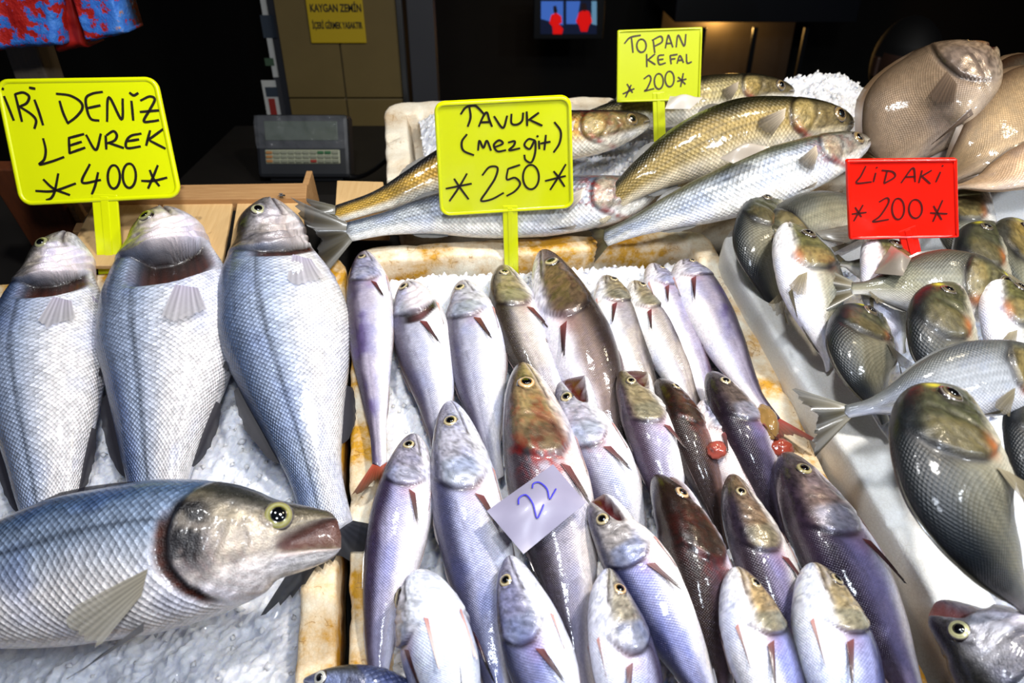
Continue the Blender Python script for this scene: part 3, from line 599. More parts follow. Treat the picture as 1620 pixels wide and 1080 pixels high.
# pictures stuck beside the pier
PAPER = plain('white_paper', '#b9b9b4', .7); 
def poster(label, pa, pb, marks, y=YP + .055):
    a, b = atz(*pa, y), atz(*pb, y); r = thing('poster', label, 'poster', ((a[0] + b[0]) / 2, y, (a[2] + b[2]) / 2))
    box('sheet', r.location, X * (b[0] - a[0]), Y * .002, Z * (a[2] - b[2]), PAPER, r, 0)
    for (qa, qb, m) in marks:
        p, q = atz(*qa, y - .003), atz(*qb, y - .003); box('print', ((p[0] + q[0]) / 2, y - .002, (p[2] + q[2]) / 2), X * abs(q[0] - p[0]), Y * .002, Z * abs(p[2] - q[2]), m, r, 0)
PB = plain('print_blue', '#2a3440', .7); PR = plain('print_red', '#8a2018', .7); PG = plain('print_green', '#39503a', .7)
poster('pale poster with dark blue picture beside the tiled pier', (410, -10), (441, 122), [((411, 24), (438, 60), PB), ((418, 92), (434, 104), PG)])
poster('small white poster with red figure below the blue one', (413, 127), (446, 190), [((419, 138), (440, 153), PB), ((424, 156), (440, 190), PR)])
# television
YT = 3.4; a, b = atz(854, -6, YT), atz(946, 54, YT); tvr = thing('television', 'small wall television showing two people in red', 'television', ((a[0] + b[0]) / 2, YT + .03, (a[2] + b[2]) / 2))
tc_ = np.array(tvr.location); box('casing', tc_ + Y * .012, X * (b[0] - a[0] + .05), Y * .05, Z * (a[2] - b[2] + .05), BLACK, tvr, .004)
box('wall_bracket', np.array([tc_[0], (YT + .06 + 4.16) / 2, tc_[2]]), X * .06, Y * (4.16 - YT - .06), Z * .06, BLACK, tvr, .004)
def flat(name, pp, y, mat, parent):
    vs = np.array([atz(px, py, y) for px, py in pp]); vs2 = np.vstack([vs, vs + Y * .002]); n = len(pp)
    F = [tuple(range(n)), tuple(range(2 * n - 1, n - 1, -1))] + [(i, n + i, n + (i + 1) % n, (i + 1) % n) for i in range(n)]
    o = meshobj(name, vs2, F, mat, parent, np.array(parent.location), smooth=False); return o
scr = flat('screen', [(855, 1), (944, 1), (944, 54), (855, 54)], YT + .012, glow('screen_dark', '#101a38', 1.44), tvr)
gb = glow('screen_blue', '#3a62b4', 2.40); gr_ = glow('screen_red', '#d00a06', 2.40); gd = glow('screen_brown', '#241214', 1.20); g3 = glow('screen_pale', '#5c86a4', 2.40)
flat('screen_picture', [(856, 2), (891, 2), (891, 40), (856, 30)], YT + .008, gb, tvr); flat('screen_picture', [(896, 2), (918, 2), (912, 38), (896, 38)], YT + .008, gb, tvr); flat('screen_picture', [(936, 2), (944, 2), (944, 40), (936, 38)], YT + .008, g3, tvr)
flat('screen_picture', [(872, 24), (880, 20), (888, 26), (889, 36), (884, 38), (891, 46), (889, 54), (875, 54), (874, 42), (869, 36)], YT + .004, gr_, tvr); flat('screen_picture', [(875, 10), (880, 9), (882, 18), (880, 22), (876, 20)], YT + .004, gd, tvr)
flat('screen_picture', [(916, 20), (924, 16), (932, 18), (937, 34), (932, 40), (929, 50), (919, 50), (916, 40), (911, 34)], YT + .004, gr_, tvr); flat('screen_picture', [(920, 6), (927, 5), (929, 14), (925, 19), (920, 15)], YT + .004, gd, tvr)
# kitchen range lit by a warm lamp
YK = 3.2; a, b = atz(1085, 52, YK), atz(1300, 190, YK); kt = thing('steel_range', 'steel kitchen range catching warm light in the dark room', 'range', ((a[0] + b[0]) / 2, YK + .3, 0))
kc = np.array([(a[0] + b[0]) / 2, YK, 0]); kw = b[0] - a[0]; zt_ = a[2]
DST = plain('dull_steel', '#6a6258', .38, .9, nz=(8, .3))
box('back_panel', kc + Y * .55 + Z * (zt_ / 2 + .05), X * kw, Y * .02, Z * (zt_ + .1), DST, kt); box('hood', kc + Y * .3 + Z * (zt_ + .10), X * (kw + .1), Y * .6, Z * .12, BLACK, kt)
box('worktop', kc + Y * .3 + Z * (b[2] + .02), X * kw, Y * .55, Z * .03, DST, kt); box('body', kc + Y * .3 + Z * (b[2] / 2), X * kw, Y * .5, Z * b[2], DST, kt)
for i in range(3): box('divider', kc + X * kw * (-.34 + .34 * i) + Y * .12 + Z * ((zt_ + b[2]) / 2), X * .02, Y * .02, Z * (zt_ - b[2]), BLACK, kt)
kl = bpy.data.lights.new('range_lamp', 'POINT'); kl.energy = 14; kl.color = (1, .55, .15); kl.shadow_soft_size = .03; klo = bpy.data.objects.new('range_lamp', kl); COL.objects.link(klo); klo.location = kc + Y * .34 + Z * (zt_ - .03) - X * .02

# weighing scale on its counter
YS = 1.45; zc = atz(480, 287, YS)[2]; xs0, xs1 = atz(404, 240, YS)[0], atz(552, 240, YS)[0]; xm = (xs0 + xs1) / 2
ct = thing('side_counter', 'black counter under the weighing scale', 'counter', (xm, YS + .1, 0)); box('body', (xm, YS + .16, zc / 2 - .01), X * .5, Y * .42, Z * (zc - .03), BLACK, ct, .003); box('top', (xm, YS + .16, zc - .012), X * .54, Y * .46, Z * .02, DARK, ct, .003)
sc_ = thing('weighing_scale', 'dark shop weighing scale under clear plastic film beside tiled pier', 'scale', (xm, YS + .05, zc))
GDK = plain('scale_casing', '#202226', .45, coat=.2); GL = plain('scale_display', '#4a5248', .15, coat=.6); KEYP = plain('scale_keypad', '#9a9c84', .4)
w_ = xs1 - xs0; h0 = atz(480, 190, YS)[2] - zc; lean = nrmz(np.array([0, .35, 1])); dep = np.array([0, 1, -.35]) / np.linalg.norm([0, 1, -.35])
body_c = np.array([xm, YS + .03, zc + h0 * .5]); box('casing', body_c, X * w_, dep * .05, lean * h0 * .98, GDK, sc_, .008)
dp = box('display', body_c - dep * .026 + lean * h0 * .24, X * w_ * .78, dep * .004, lean * h0 * .30, GL, sc_, .002)
kp = box('keypad', body_c - dep * .026 - lean * h0 * .16, X * w_ * .80, dep * .004, lean * h0 * .22, KEYP, sc_, .002)
KC = [plain('key_green', '#2a5a34', .5), plain('key_red', '#8a2a1c', .5), plain('key_grey', '#7c7e6c', .5), plain('key_orange', '#9a6a3a', .5)]
for r in range(3):
    for k in range(10):
        m = KC[1] if (k == 6 and r == 2) else KC[0] if (k in (7, 8) and r == 0) else KC[3] if k == 0 else KC[2]
        box('key', body_c - dep * .0295 + lean * h0 * (-.16 + (1 - r) * .066) + X * w_ * .80 * (-.44 + .098 * k), X * w_ * .066, dep * .004, lean * h0 * .045, m, sc_, .001)
box('foot', (xm, YS + .06, zc + .008), X * w_ * .8, Y * .12, Z * .016, GDK, sc_, .003)
FILM = plain('clear_film', '#d0d8e0', .12); fm = NT('plastic_film'); fm.p(Base_Color=(.9, .93, 1), Roughness=.08, Alpha=.05); fm.bump(fm.noise(fm.coord(), 25, 3), 1, .01)
nu, nv = 30, 20; aa, bb = np.meshgrid(np.linspace(-.5, .5, nu), np.linspace(-.5, .5, nv), indexing='ij'); pf = body_c - dep * .036 + lean * h0 * .22 + X * (aa * w_ * .95)[..., None] + lean * (bb * h0 * .50)[..., None]
pf = pf - dep * ((fbm(pf * 60, 3, 3) - .5) * .018)[..., None]; meshobj('film', pf, grid_faces(nu, nv), fm.m, sc_, np.array(sc_.location))
# cable from the scale
def tube(name, P, r, mat, parent=None, k=8):
    S = spline(P, 60); T = nrmz(np.gradient(S, axis=0)); a = nrmz(np.cross(T, Z + .01 * X)); b = np.cross(T, a); an = np.arange(k) / k * 2 * np.pi
    vs = S[:, None] + r * (np.cos(an)[None, :, None] * a[:, None] + np.sin(an)[None, :, None] * b[:, None])
    return meshobj(name, vs, grid_faces(len(S), k, True), mat, parent, np.array(parent.location) if parent else S[0])
tag(tube('power_cable', [atz(546, 280, YS), atz(570, 279, YS - .01), atz(592, 268, YS - .05), atz(612, 252, YS - .1), atz(640, 230, YS - .1)], .005, BLACK), 'black power cable running from the scale towards the mullet box', 'cable')

# wooden fruit crate behind the bass box
def wood_mat(name, a, b, sc=(3, 40, 3)):
    m = NT(name); co = m.coord(); mp = m.node('ShaderNodeMapping'); m.put(mp.inputs[0], co); mp.inputs['Scale'].default_value = sc
    n = m.noise(mp.outputs[0], 6, 5, .65); k = m.noise(co, 22, 3); kn = m.ramp(k, [(.30, (1, 1, 1)), (.36, (0, 0, 0))])
    m.p(Base_Color=m.mixc(m.math('MULTIPLY', kn, .7), m.mixc(n, C(a), C(b)), C('#4a2c14')), Roughness=.6); m.bump(n, .3, .001); return m.m
WOODA = wood_mat('pale_crate_wood', '#e2c08a', '#c49a62', (40, 3, 3)); WOODB = wood_mat('crate_rail_wood', '#cba06c', '#8f6238', (3, 40, 40)); WOODC = wood_mat('red_brown_wood', '#7a3c16', '#4a2410', (30, 30, 3)); WOODD = wood_mat('grey_post_wood', '#8a7a66', '#6a5c4a', (40, 40, 3))
wz = .015; cr = thing('wooden_crate', 'pale wooden crate of thin slats behind the bass box', 'crate', at(300, 350, wz - .09))
def board(name, q, t, mat, parent, wt):
    tp = np.array([at(px, py, wt) for px, py in q]); vs = np.vstack([tp - N * t, tp]); F = [(3, 2, 1, 0), (4, 5, 6, 7)] + [(i, (i + 1) % 4, 4 + (i + 1) % 4, 4 + i) for i in range(4)]
    o = meshobj(name, vs, F, mat, parent, np.array(parent.location), smooth=False); m = o.modifiers.new('bevel', 'BEVEL'); m.width = .0012; m.segments = 2; return o
for q in ([(150, 316), (252, 315), (228, 420), (98, 420)], [(259, 315), (369, 314), (351, 420), (236, 420)], [(376, 314), (482, 313), (478, 420), (359, 420)]): board('slat', q, .006, WOODA, cr, wz)
board('rail', [(134, 294), (486, 289), (484, 313), (126, 317)], .02, WOODB, cr, wz + .008)
board('rail', [(120, 352), (290, 348), (290, 362), (114, 366)], .010, WOODB, cr, wz - .007)
for (px, py) in ((490, 312), (124, 312)):
    b_ = at(px, py, wz - .02); box('corner_post', b_, U * .008, V * .05, N * .05, WOODB, cr, .001)
q = thing('wooden_crate', 'piece of pale crate wood between the black gap and mullet box', 'crate', at(566, 305, -.06)); board('slat', [(533, 285), (606, 287), (612, 330), (530, 330)], .012, WOODA, q, .012); board('rail', [(535, 332), (615, 332), (612, 352), (533, 352)], .03, WOODB, q, .004)
b_ = at(85, 360, -.04); tag(box('wooden_plank', b_, U * .075, V * .02, N * .20, WOODC, bevel=.002), 'red-brown upright plank at the end of the slatted crate', 'plank')
p0 = atz(66, 130, 1.25); tag(box('wooden_post', (p0[0], 1.25, p0[2] / 2 + .20), X * .052, Y * .05, Z * (p0[2] + .40), WOODD, bevel=.003), 'grey wooden post below the red and blue foam slab', 'post')
# red and blue painted slab hanging in the upper corner
def paint_mat():
    m = NT('chipped_red_blue_paint'); co = m.coord(); n = m.noise(co, 16, 5, .7); n2 = m.noise(co, 70, 4, .7)
    f = m.math('ADD', m.math('MULTIPLY', n, .7), m.math('MULTIPLY', n2, .4)); c = m.ramp(f, [(.44, C('#a8120c')), (.54, C('#c02418')), (.56, C('#2f6fd0')), (.70, C('#4f8fe6')), (.76, C('#c98a3a'))])
    m.p(Base_Color=c, Roughness=.55); m.bump(n2, .8, .004); return m.m
PAINT = paint_mat(); PAINTR = plain('red_paint', '#a81a10', .55, nz=(30, .35))
def slab(name, q, yd, t, mat, parent, seed):
    n = 28; aa, bb = np.meshgrid(np.linspace(0, 1, n), np.linspace(0, 1, n), indexing='ij'); aa = aa[..., None]; bb = bb[..., None]
    Qp = [atz(px, py, yd) for px, py in q]; f = Qp[0] * (1 - aa) * (1 - bb) + Qp[1] * aa * (1 - bb) + Qp[2] * aa * bb + Qp[3] * (1 - aa) * bb
    ed = np.minimum(np.minimum(aa, 1 - aa), np.minimum(bb, 1 - bb)) * 12
    f = f + Y * (.012 * (1 - np.clip(ed, 0, 1)) ** 2 + .010 * (fbm(f * 40, seed)[..., None] - .5)) + Z * (.012 * (fbm(f * 30, seed + 1)[..., None] - .5)) * bb
    g = f + Y * t; I = n; vs = np.vstack([f.reshape(-1, 3), g.reshape(-1, 3)]); F = grid_faces(I, I); G = F[:, ::-1] + I * I
    rim = [i * I for i in range(I)] + [(I - 1) * I + j for j in range(1, I)] + [i * I + I - 1 for i in range(I - 2, -1, -1)] + [j for j in range(I - 2, 0, -1)]
    R = np.array([(rim[k], rim[(k + 1) % len(rim)], rim[(k + 1) % len(rim)] + I * I, rim[k] + I * I) for k in range(len(rim))])
    return meshobj(name, vs, np.vstack([F, G, R]), mat, parent, np.array(parent.location))
sl = thing('painted_slab', 'chipped red and blue painted slab hanging above the bass sign', 'slab', atz(90, 40, 1.12))
slab('panel', [(-60, -40), (82, -40), (92, 74), (-60, 84)], 1.10, .05, PAINT, sl, 3); slab('panel', [(98, -40), (172, -40), (198, 54), (132, 68)], 1.11, .05, PAINT, sl, 8); slab('rib', [(80, -40), (102, -40), (134, 80), (84, 82)], 1.13, .05, PAINTR, sl, 5)
tubeo = tube('hanging_cord', [atz(60, -40, 1.16), atz(62, -80, 1.16), atz(64, -400, 1.17)], .003, BLACK, sl)

# seated person in the dark
def person():
    px, yd = 1448, 2.15; top = atz(px, 30, yd); r = thing('person', 'seated person in dark clothes in the unlit room', 'person', (top[0], yd, 0)); b = np.array(r.location); zt = top[2]
    J = {'pel': (0, .02, zt - .80), 'ab': (0, .03, zt - .62), 'ch': (0, .02, zt - .42), 'nk': (0, .01, zt - .25), 'hd0': (0, -.01, zt - .19), 'hd1': (0, -.015, zt - .085), 'hd2': (0, -.005, zt - .03)}
    for sg, n in ((-1, 'l'), (1, 'r')):
        J.update({'sh' + n: (sg * .17, .02, zt - .32), 'el' + n: (sg * .23, -.04, zt - .56), 'wr' + n: (sg * .14, -.24, zt - .66), 'ha' + n: (sg * .10, -.31, zt - .66), 'hp' + n: (sg * .10, 0, zt - .82), 'kn' + n: (sg * .13, -.40, zt - .80), 'an' + n: (sg * .13, -.38, .08), 'to' + n: (sg * .14, -.52, .04)})
    R = {'pel': .15, 'ab': .13, 'ch': .15, 'nk': .055, 'hd0': .07, 'hd1': .088, 'hd2': .06}
    for n in 'lr': R.update({'sh' + n: .07, 'el' + n: .045, 'wr' + n: .03, 'ha' + n: .035, 'hp' + n: .085, 'kn' + n: .06, 'an' + n: .04, 'to' + n: .035})
    E = [('pel', 'ab'), ('ab', 'ch'), ('ch', 'nk'), ('nk', 'hd0'), ('hd0', 'hd1'), ('hd1', 'hd2')]
    for n in 'lr': E += [('ch', 'sh' + n), ('sh' + n, 'el' + n), ('el' + n, 'wr' + n), ('wr' + n, 'ha' + n), ('pel', 'hp' + n), ('hp' + n, 'kn' + n), ('kn' + n, 'an' + n), ('an' + n, 'to' + n)]
    ks = list(J); me = bpy.data.meshes.new('body'); me.from_pydata([J[k] for k in ks], [(ks.index(x), ks.index(y)) for x, y in E], []); o = bpy.data.objects.new('body', me); link(o, r)
    me.materials.append(plain('dark_clothes', '#100e0e', .85)); o.modifiers.new('skin', 'SKIN'); sub = o.modifiers.new('sub', 'SUBSURF'); sub.levels = 2; sub.render_levels = 2
    for i, k in enumerate(ks): me.skin_vertices[0].data[i].radius = (R[k], R[k] * (.8 if k in ('ch', 'ab', 'pel') else 1)); me.skin_vertices[0].data[i].use_root = k == 'pel'
    n1, n2 = 20, 24; ph, tq = np.meshgrid(np.linspace(.02, math.pi - .02, n1), np.linspace(0, 2 * math.pi, n2, endpoint=False), indexing='ij')
    sx, sy, sz = np.sin(ph) * np.cos(tq), np.sin(ph) * np.sin(tq), np.cos(ph); hc = b + np.array([0, -.012, zt - .115])
    nose = .022 * gs(sx, .16) * gs(sz + .12, .16) * (sy < 0); brow = -.008 * gs(np.abs(sx) - .38, .16) * gs(sz - .05, .13) * (sy < 0); chin = .010 * gs(sx, .3) * gs(sz + .85, .2) * (sy < 0)
    p = hc + np.stack([sx * .078, sy * (.098 + nose + brow + chin) - nose, sz * .118], -1)
    meshobj('head', p, grid_faces(n1, n2, True), plain('dim_skin', '#3a241a', .6), r, b)
    mk = (sz > .25) | ((sy > -.1) & (sz > -.5)); p2 = hc + np.stack([sx * .086, sy * .106, sz * .125], -1) * np.where(mk, 1., .86)[..., None]
    meshobj('hair', p2, grid_faces(n1, n2, True), plain('black_hair', '#070606', .7), r, b)
    for sg in (-1, 1): box('ear', hc + X * sg * .08 + Z * -.005, X * .014, Y * .03, Z * .055, MATS['dim_skin'], r, .006)
person()
_zt = atz(1448, 30, 2.15); st_ = thing('stool', 'dark wooden stool under the seated person', 'stool', (_zt[0], 2.17, 0)); _h = _zt[2] - .95
box('seat', (_zt[0], 2.17, _h - .015), X * .34, Y * .34, Z * .03, DARK, st_, .004)
for sx in (-.13, .13):
    for sy in (-.13, .13): box('leg', (_zt[0] + sx, 2.17 + sy, (_h - .03) / 2), X * .03, Y * .03, Z * (_h - .03), DARK, st_, .002)

# ------------------------------------------------------------------ price signs
def plastic(name, col, sss=.2):
    m = NT(name); n = m.noise(m.coord(), 12, 3); c = C(col); m.p(Base_Color=m.mixc(n, tuple(c * .93), tuple(np.minimum(c * 1.03, 1))), Roughness=.28, Coat_Weight=.2)
    m.b.inputs['Subsurface Weight'].default_value = sss; m.b.inputs['Subsurface Radius'].default_value = (.01, .01, .002); m.b.inputs['Subsurface Scale'].default_value = .4; return m.m
YPL = plastic('yellow_sign_plastic', '#e6ee00'); YPL2 = plastic('dull_yellow_sign_plastic', '#c3cc1c'); RPL = plastic('red_sign_plastic', '#ff1a08')
MARK = plain('marker_ink', '#1c1206', .5); 
def price_sign(label, corners, stalk, wbase, strokes, mat, lean, sw, mark, round_=.10):
    bx = at(*stalk[1], wbase); nrm = nrmz(np.array([lean[0], -1, lean[1]]))
    def on(px, py, off=0.):
        d = ray(px, py); p0 = bx + nrm * off; return CAM + d * (((p0 - CAM) @ nrm) / (d @ nrm))
    e1 = nrmz(on(*corners[1]) - on(*corners[0])); e2 = np.cross(nrm, e1); cen = sum(on(*c) for c in corners) / 4
    to2 = lambda p: np.array([(p - cen) @ e1, (p - cen) @ e2]); fr3 = lambda q, off: cen + e1 * q[0] + e2 * q[1] + nrm * off
    r = thing('price_sign', label, 'sign', bx); base = np.array(r.location); Q = [to2(on(*c)) for c in corners]; wd = np.linalg.norm(Q[1] - Q[0])
    P = rounded(Q, wd * round_ * .8, 8, .01); n = len(P); T = .0028
    vs = np.vstack([[fr3(q, 0) for q in P], [fr3(q, -T) for q in P]]); F = [tuple(range(n)), tuple(range(2 * n - 1, n - 1, -1))] + [(i, i + n, (i + 1) % n + n, (i + 1) % n) for i in range(n)]
    if np.cross(P[1] - P[0], P[2] - P[1]).sum() < 0 or True: pass
    o = meshobj('plate', vs, F, mat, r, base, smooth=False); 
    tg = nrmz(np.roll(P, -1, 0) - np.roll(P, 1, 0)); inn = np.stack([-tg[:, 1], tg[:, 0]], 1)
    if ((P.mean(0) - P) * inn).sum() < 0: inn = -inn
    pf = [(-.0004, -T * 1.1), (-.0004, .0008), (.0008, .0018), (.0026, .0018), (.0036, .0002)]; k = wd / .14
    vs = np.array([[fr3(q + i_ * d * k, o_) for q, i_ in zip(P, inn)] for d, o_ in pf]); meshobj('raised_border', vs, grid_faces(len(pf), n, True), mat, r, base)
    a, b = on(*stalk[0]), bx - UP * 0; ax = nrmz(b - a); sx_ = nrmz(np.cross(ax, nrm)); w1 = stalk[2] / FPX * np.linalg.norm(a - CAM) * .9; b2 = b + ax * .05; a2 = a - ax * .008
    m_ = (a2 + b2) / 2 - nrm * .0012; box('stalk', m_, sx_ * w1, nrm * .0036, (b2 - a2), mat, r, .001)
    mi = box('stalk_rib', m_ + nrm * .0022, sx_ * w1 * .3, nrm * .0012, (b2 - a2) * .96, mat, r, .0004)
    V_, F_ = [], []
    for stt in strokes:
        p2 = np.array([to2(on(*q)) for q in stt]); p2 = spline(p2, max(12, 6 * len(p2))) if len(p2) > 2 else np.linspace(p2[0], p2[1], 8)
        tg = nrmz(np.gradient(p2, axis=0)); nn = np.stack([-tg[:, 1], tg[:, 0]], 1); hw = sw / FPX * np.linalg.norm(cen - CAM) * .5 * (.75 + .35 * np.sin(np.linspace(.4, 2.6, len(p2))))[:, None]
        b0 = len(V_)
        for x, y_ in zip(p2 + nn * hw, p2 - nn * hw): V_ += [fr3(x, .0002), fr3(x, .0006), fr3(y_, .0006), fr3(y_, .0002)]
        for i in range(len(p2) - 1):
            for k4 in range(3): F_.append((b0 + i * 4 + k4, b0 + i * 4 + k4 + 1, b0 + (i + 1) * 4 + k4 + 1, b0 + (i + 1) * 4 + k4))
        F_ += [(b0, b0 + 1, b0 + 2, b0 + 3), tuple(b0 + (len(p2) - 1) * 4 + k4 for k4 in (3, 2, 1, 0))]
    h = meshobj('handwriting', np.array(V_), F_, mark, r, base, smooth=False); h['label'] = 'dark marker handwriting'
    return r
def el(cx, cy, rx, ry, n=16, a0=-100): return [(cx + rx * math.cos(math.radians(a0 + 375 * i / n)), cy + ry * math.sin(math.radians(a0 + 375 * i / n))) for i in range(n + 1)]
def sc(strokes, k, ox, oy): return [[(x / k + ox, y / k + oy) for x, y in s] for s in strokes]
SL = sc([[(18, 410), (38, 460), (60, 515)], [(4, 377), (18, 381)], [(65, 400), (80, 460), (95, 520)], [(65, 402), (100, 395), (125, 412), (115, 440), (85, 455)], [(85, 455), (135, 488), (155, 515), (148, 550)], [(148, 425), (168, 480), (185, 535)], [(125, 374), (152, 379)],
 [(255, 430), (270, 480), (290, 525)], [(240, 400), (300, 408), (345, 435), (352, 465), (325, 500), (288, 528)], [(440, 392), (395, 400), (368, 420), (373, 470), (390, 508), (425, 515)], [(374, 462), (430, 450)], [(458, 520), (466, 415), (520, 510), (525, 420)], [(562, 430), (566, 470), (570, 515)], [(553, 395), (572, 407), (592, 397)],
 [(600, 430), (640, 412), (662, 425), (640, 470), (615, 517), (650, 518), (680, 513)], [(598, 478), (695, 470)], [(185, 590), (196, 640), (190, 680), (170, 702), (220, 690), (275, 670)], [(360, 572), (292, 590)], [(295, 590), (298, 655)], [(295, 655), (365, 630)], [(297, 622), (350, 605)], [(368, 575), (410, 640), (432, 570)],
 [(452, 578), (455, 638)], [(455, 578), (485, 560), (500, 578), (490, 600), (458, 612)], [(465, 610), (530, 632)], [(605, 570), (560, 580), (540, 605), (545, 632), (602, 625)], [(545, 603), (595, 595)], [(642, 556), (625, 622)], [(702, 548), (628, 602)], [(640, 600), (708, 635)],
 [(250, 740), (235, 815), (220, 845), (198, 855)], [(185, 765), (230, 805), (300, 833)], [(152, 815), (230, 815), (325, 783)], [(385, 700), (352, 778), (432, 768)], [(420, 735), (408, 790), (393, 830)], el(487, 755, 26, 50), el(553, 750, 28, 52), [(675, 705), (655, 755), (633, 805)], [(640, 725), (655, 760), (682, 795)], [(604, 772), (655, 772), (715, 758)]], 2.7, 0, 0)
SC_ = sc([[(888, 487), (910, 458), (945, 450), (965, 462), (988, 487)], [(925, 455), (930, 500), (918, 540)], [(965, 540), (985, 495), (1000, 480), (1010, 510), (1022, 540)], [(970, 522), (1015, 520)], [(1030, 495), (1068, 545), (1087, 493)], [(1105, 485), (1105, 525), (1128, 531), (1150, 515), (1155, 480)], [(1170, 475), (1172, 537)], [(1222, 480), (1177, 513)], [(1185, 512), (1237, 536)],
 [(915, 572), (893, 605), (900, 642), (945, 662)], [(962, 642), (968, 600), (985, 630), (1000, 600), (1018, 642)], [(1033, 628), (1068, 612), (1052, 598), (1030, 618), (1045, 645), (1082, 640)], [(1090, 608), (1118, 602), (1115, 620), (1095, 641), (1142, 632)], [(1205, 598), (1178, 593), (1160, 618), (1183, 635), (1205, 600), (1206, 650), (1190, 692), (1165, 682), (1160, 660)], [(1222, 600), (1224, 636)], [(1213, 578), (1219, 584)], [(1252, 575), (1245, 640)], [(1228, 612), (1272, 604)], [(1288, 520), (1315, 560), (1310, 610), (1285, 650)],
 [(915, 740), (880, 800), (840, 858)], [(860, 762), (885, 800), (922, 850)], [(824, 805), (935, 783)], [(980, 748), (1010, 713), (1045, 715), (1035, 760), (1000, 815), (975, 856), (1020, 850), (1072, 822)], [(1142, 703), (1090, 720)], [(1090, 720), (1085, 765), (1120, 758), (1142, 783), (1120, 815), (1084, 836)], el(1188, 755, 34, 52), [(1337, 700), (1305, 755), (1270, 810)], [(1285, 730), (1305, 755), (1332, 796)], [(1248, 772), (1337, 750)]], 2.7, 400, 0)
ST = sc([[(345, 186), (370, 160), (415, 150)], [(375, 160), (382, 225)], el(418, 195, 20, 28), [(468, 170), (475, 226)], [(463, 172), (500, 155), (506, 178), (475, 197)], [(520, 206), (530, 158), (536, 155), (552, 202)], [(522, 186), (548, 184)], [(566, 202), (575, 150), (600, 196), (608, 145)], [(440, 230), (441, 286)], [(476, 230), (443, 258)], [(448, 257), (478, 276)], [(515, 234), (490, 240), (494, 274), (522, 268)], [(492, 255), (512, 252)], [(540, 236), (545, 274)], [(540, 237), (572, 232)], [(543, 253), (563, 250)], [(570, 271), (582, 238), (598, 268)], [(575, 258), (592, 256)], [(610, 230), (613, 268), (633, 264)],
 [(356, 358), (380, 396)], [(374, 362), (350, 415)], [(338, 401), (388, 378)], [(428, 337), (450, 322), (458, 340), (442, 378), (432, 388), (472, 378)], el(492, 347, 19, 33), el(538, 337, 19, 33), [(597, 312), (585, 371)], [(574, 328), (606, 360)], [(570, 347), (610, 337)]], 2.7, 860, 0)
SR = sc([[(686, 858), (660, 910), (638, 946), (716, 940)], [(737, 893), (725, 941)], [(740, 864), (745, 869)], [(797, 880), (780, 946)], [(768, 880), (825, 888), (835, 915), (780, 949)], [(868, 946), (930, 868), (941, 941)], [(890, 915), (942, 912)], [(977, 880), (960, 946)], [(1027, 880), (968, 915)], [(978, 912), (1020, 950)], [(1072, 888), (1048, 942)], [(1080, 855), (1086, 860)]], 3.272, 1160, 0) + sc([[(662, 118), (622, 188)], [(628, 128), (655, 170)], [(614, 157), (677, 150)], [(730, 106), (765, 88), (770, 110), (735, 165), (704, 190), (772, 180)], el(812, 135, 26, 45), el(886, 135, 28, 40), [(1002, 98), (960, 190)], [(963, 122), (998, 182)], [(948, 152), (1022, 156)]], 2.7, 1120, 280)
price_sign('large yellow sign reading İRİ DENİZ LEVREK 400 above the bass', [(-8, 126), (247, 122), (287, 312), (33, 325)], ((166, 318), (176, 442), 38), -.01, SL, YPL, (.05, .35), 3.1, MARK)
price_sign('yellow sign reading TAVUK (mezgit) 250 behind the whiting', [(687, 163), (903, 152), (907, 328), (697, 341)], ((807, 334), (809, 424), 26), -.02, SC_, YPL, (-.02, -.20), 3.1, MARK)
price_sign('small yellow sign reading TOPAN KEFAL 200 among the mullet', [(977, 48), (1111, 43), (1107, 158), (976, 162)], ((1042, 156), (1043, 190), 20), .08, ST, YPL2, (-.02, .25), 2.2, plain('faded_marker_ink', '#3a2a0c', .5), .02)
price_sign('red sign reading LİDAKİ 200 above the sea bream', [(1339, 253), (1513, 251), (1516, 375), (1344, 378)], ((1437, 372), (1443, 398), 26), .11, SR, RPL, (-.03, .05), 2.2, plain('dark_red_marker_ink', '#4a0a06', .5), .02)

# paper price slips
def slip(label, q, w, writing=None, col='#8f8aa0'):
    P = [at(px, py, wv) for (px, py), wv in zip(q, w)]; n = 10; aa, bb = np.meshgrid(np.linspace(0, 1, n), np.linspace(0, 1, n), indexing='ij'); aa = aa[..., None]; bb = bb[..., None]
    g = lambda a_, b_: P[0] * (1 - a_) * (1 - b_) + P[1] * a_ * (1 - b_) + P[2] * a_ * b_ + P[3] * (1 - a_) * b_ + N * (.010 * np.sin(np.pi * a_) * np.sin(np.pi * b_))
    f = g(aa, bb); r = thing('paper_slip', label, 'paper', P[0])
    k = f.reshape(-1, 3); F = grid_faces(n, n); vs = np.vstack([k, k - N * .0004]); meshobj('sheet', vs, np.vstack([F, F[:, ::-1] + n * n]), plain('damp_paper_' + col.strip('#'), col, .35, coat=.3, nz=(60, .08)), r, np.array(r.location))
    if writing:
        for stt in writing:
            p = spline(np.array(stt), 24); pts = np.array([g(np.array([a_]), np.array([b_])) for a_, b_ in p]).reshape(-1, 3) + N * .0012; T = nrmz(np.gradient(pts, axis=0)); sd = nrmz(np.cross(T, N)) * .0006
            vs = np.stack([pts - sd, pts + sd, pts + sd + N * .0003, pts - sd + N * .0003], 1); meshobj('handwriting', vs, grid_faces(len(pts), 4, True), plain('blue_pen', '#3a34c0', .5), r, np.array(r.location))
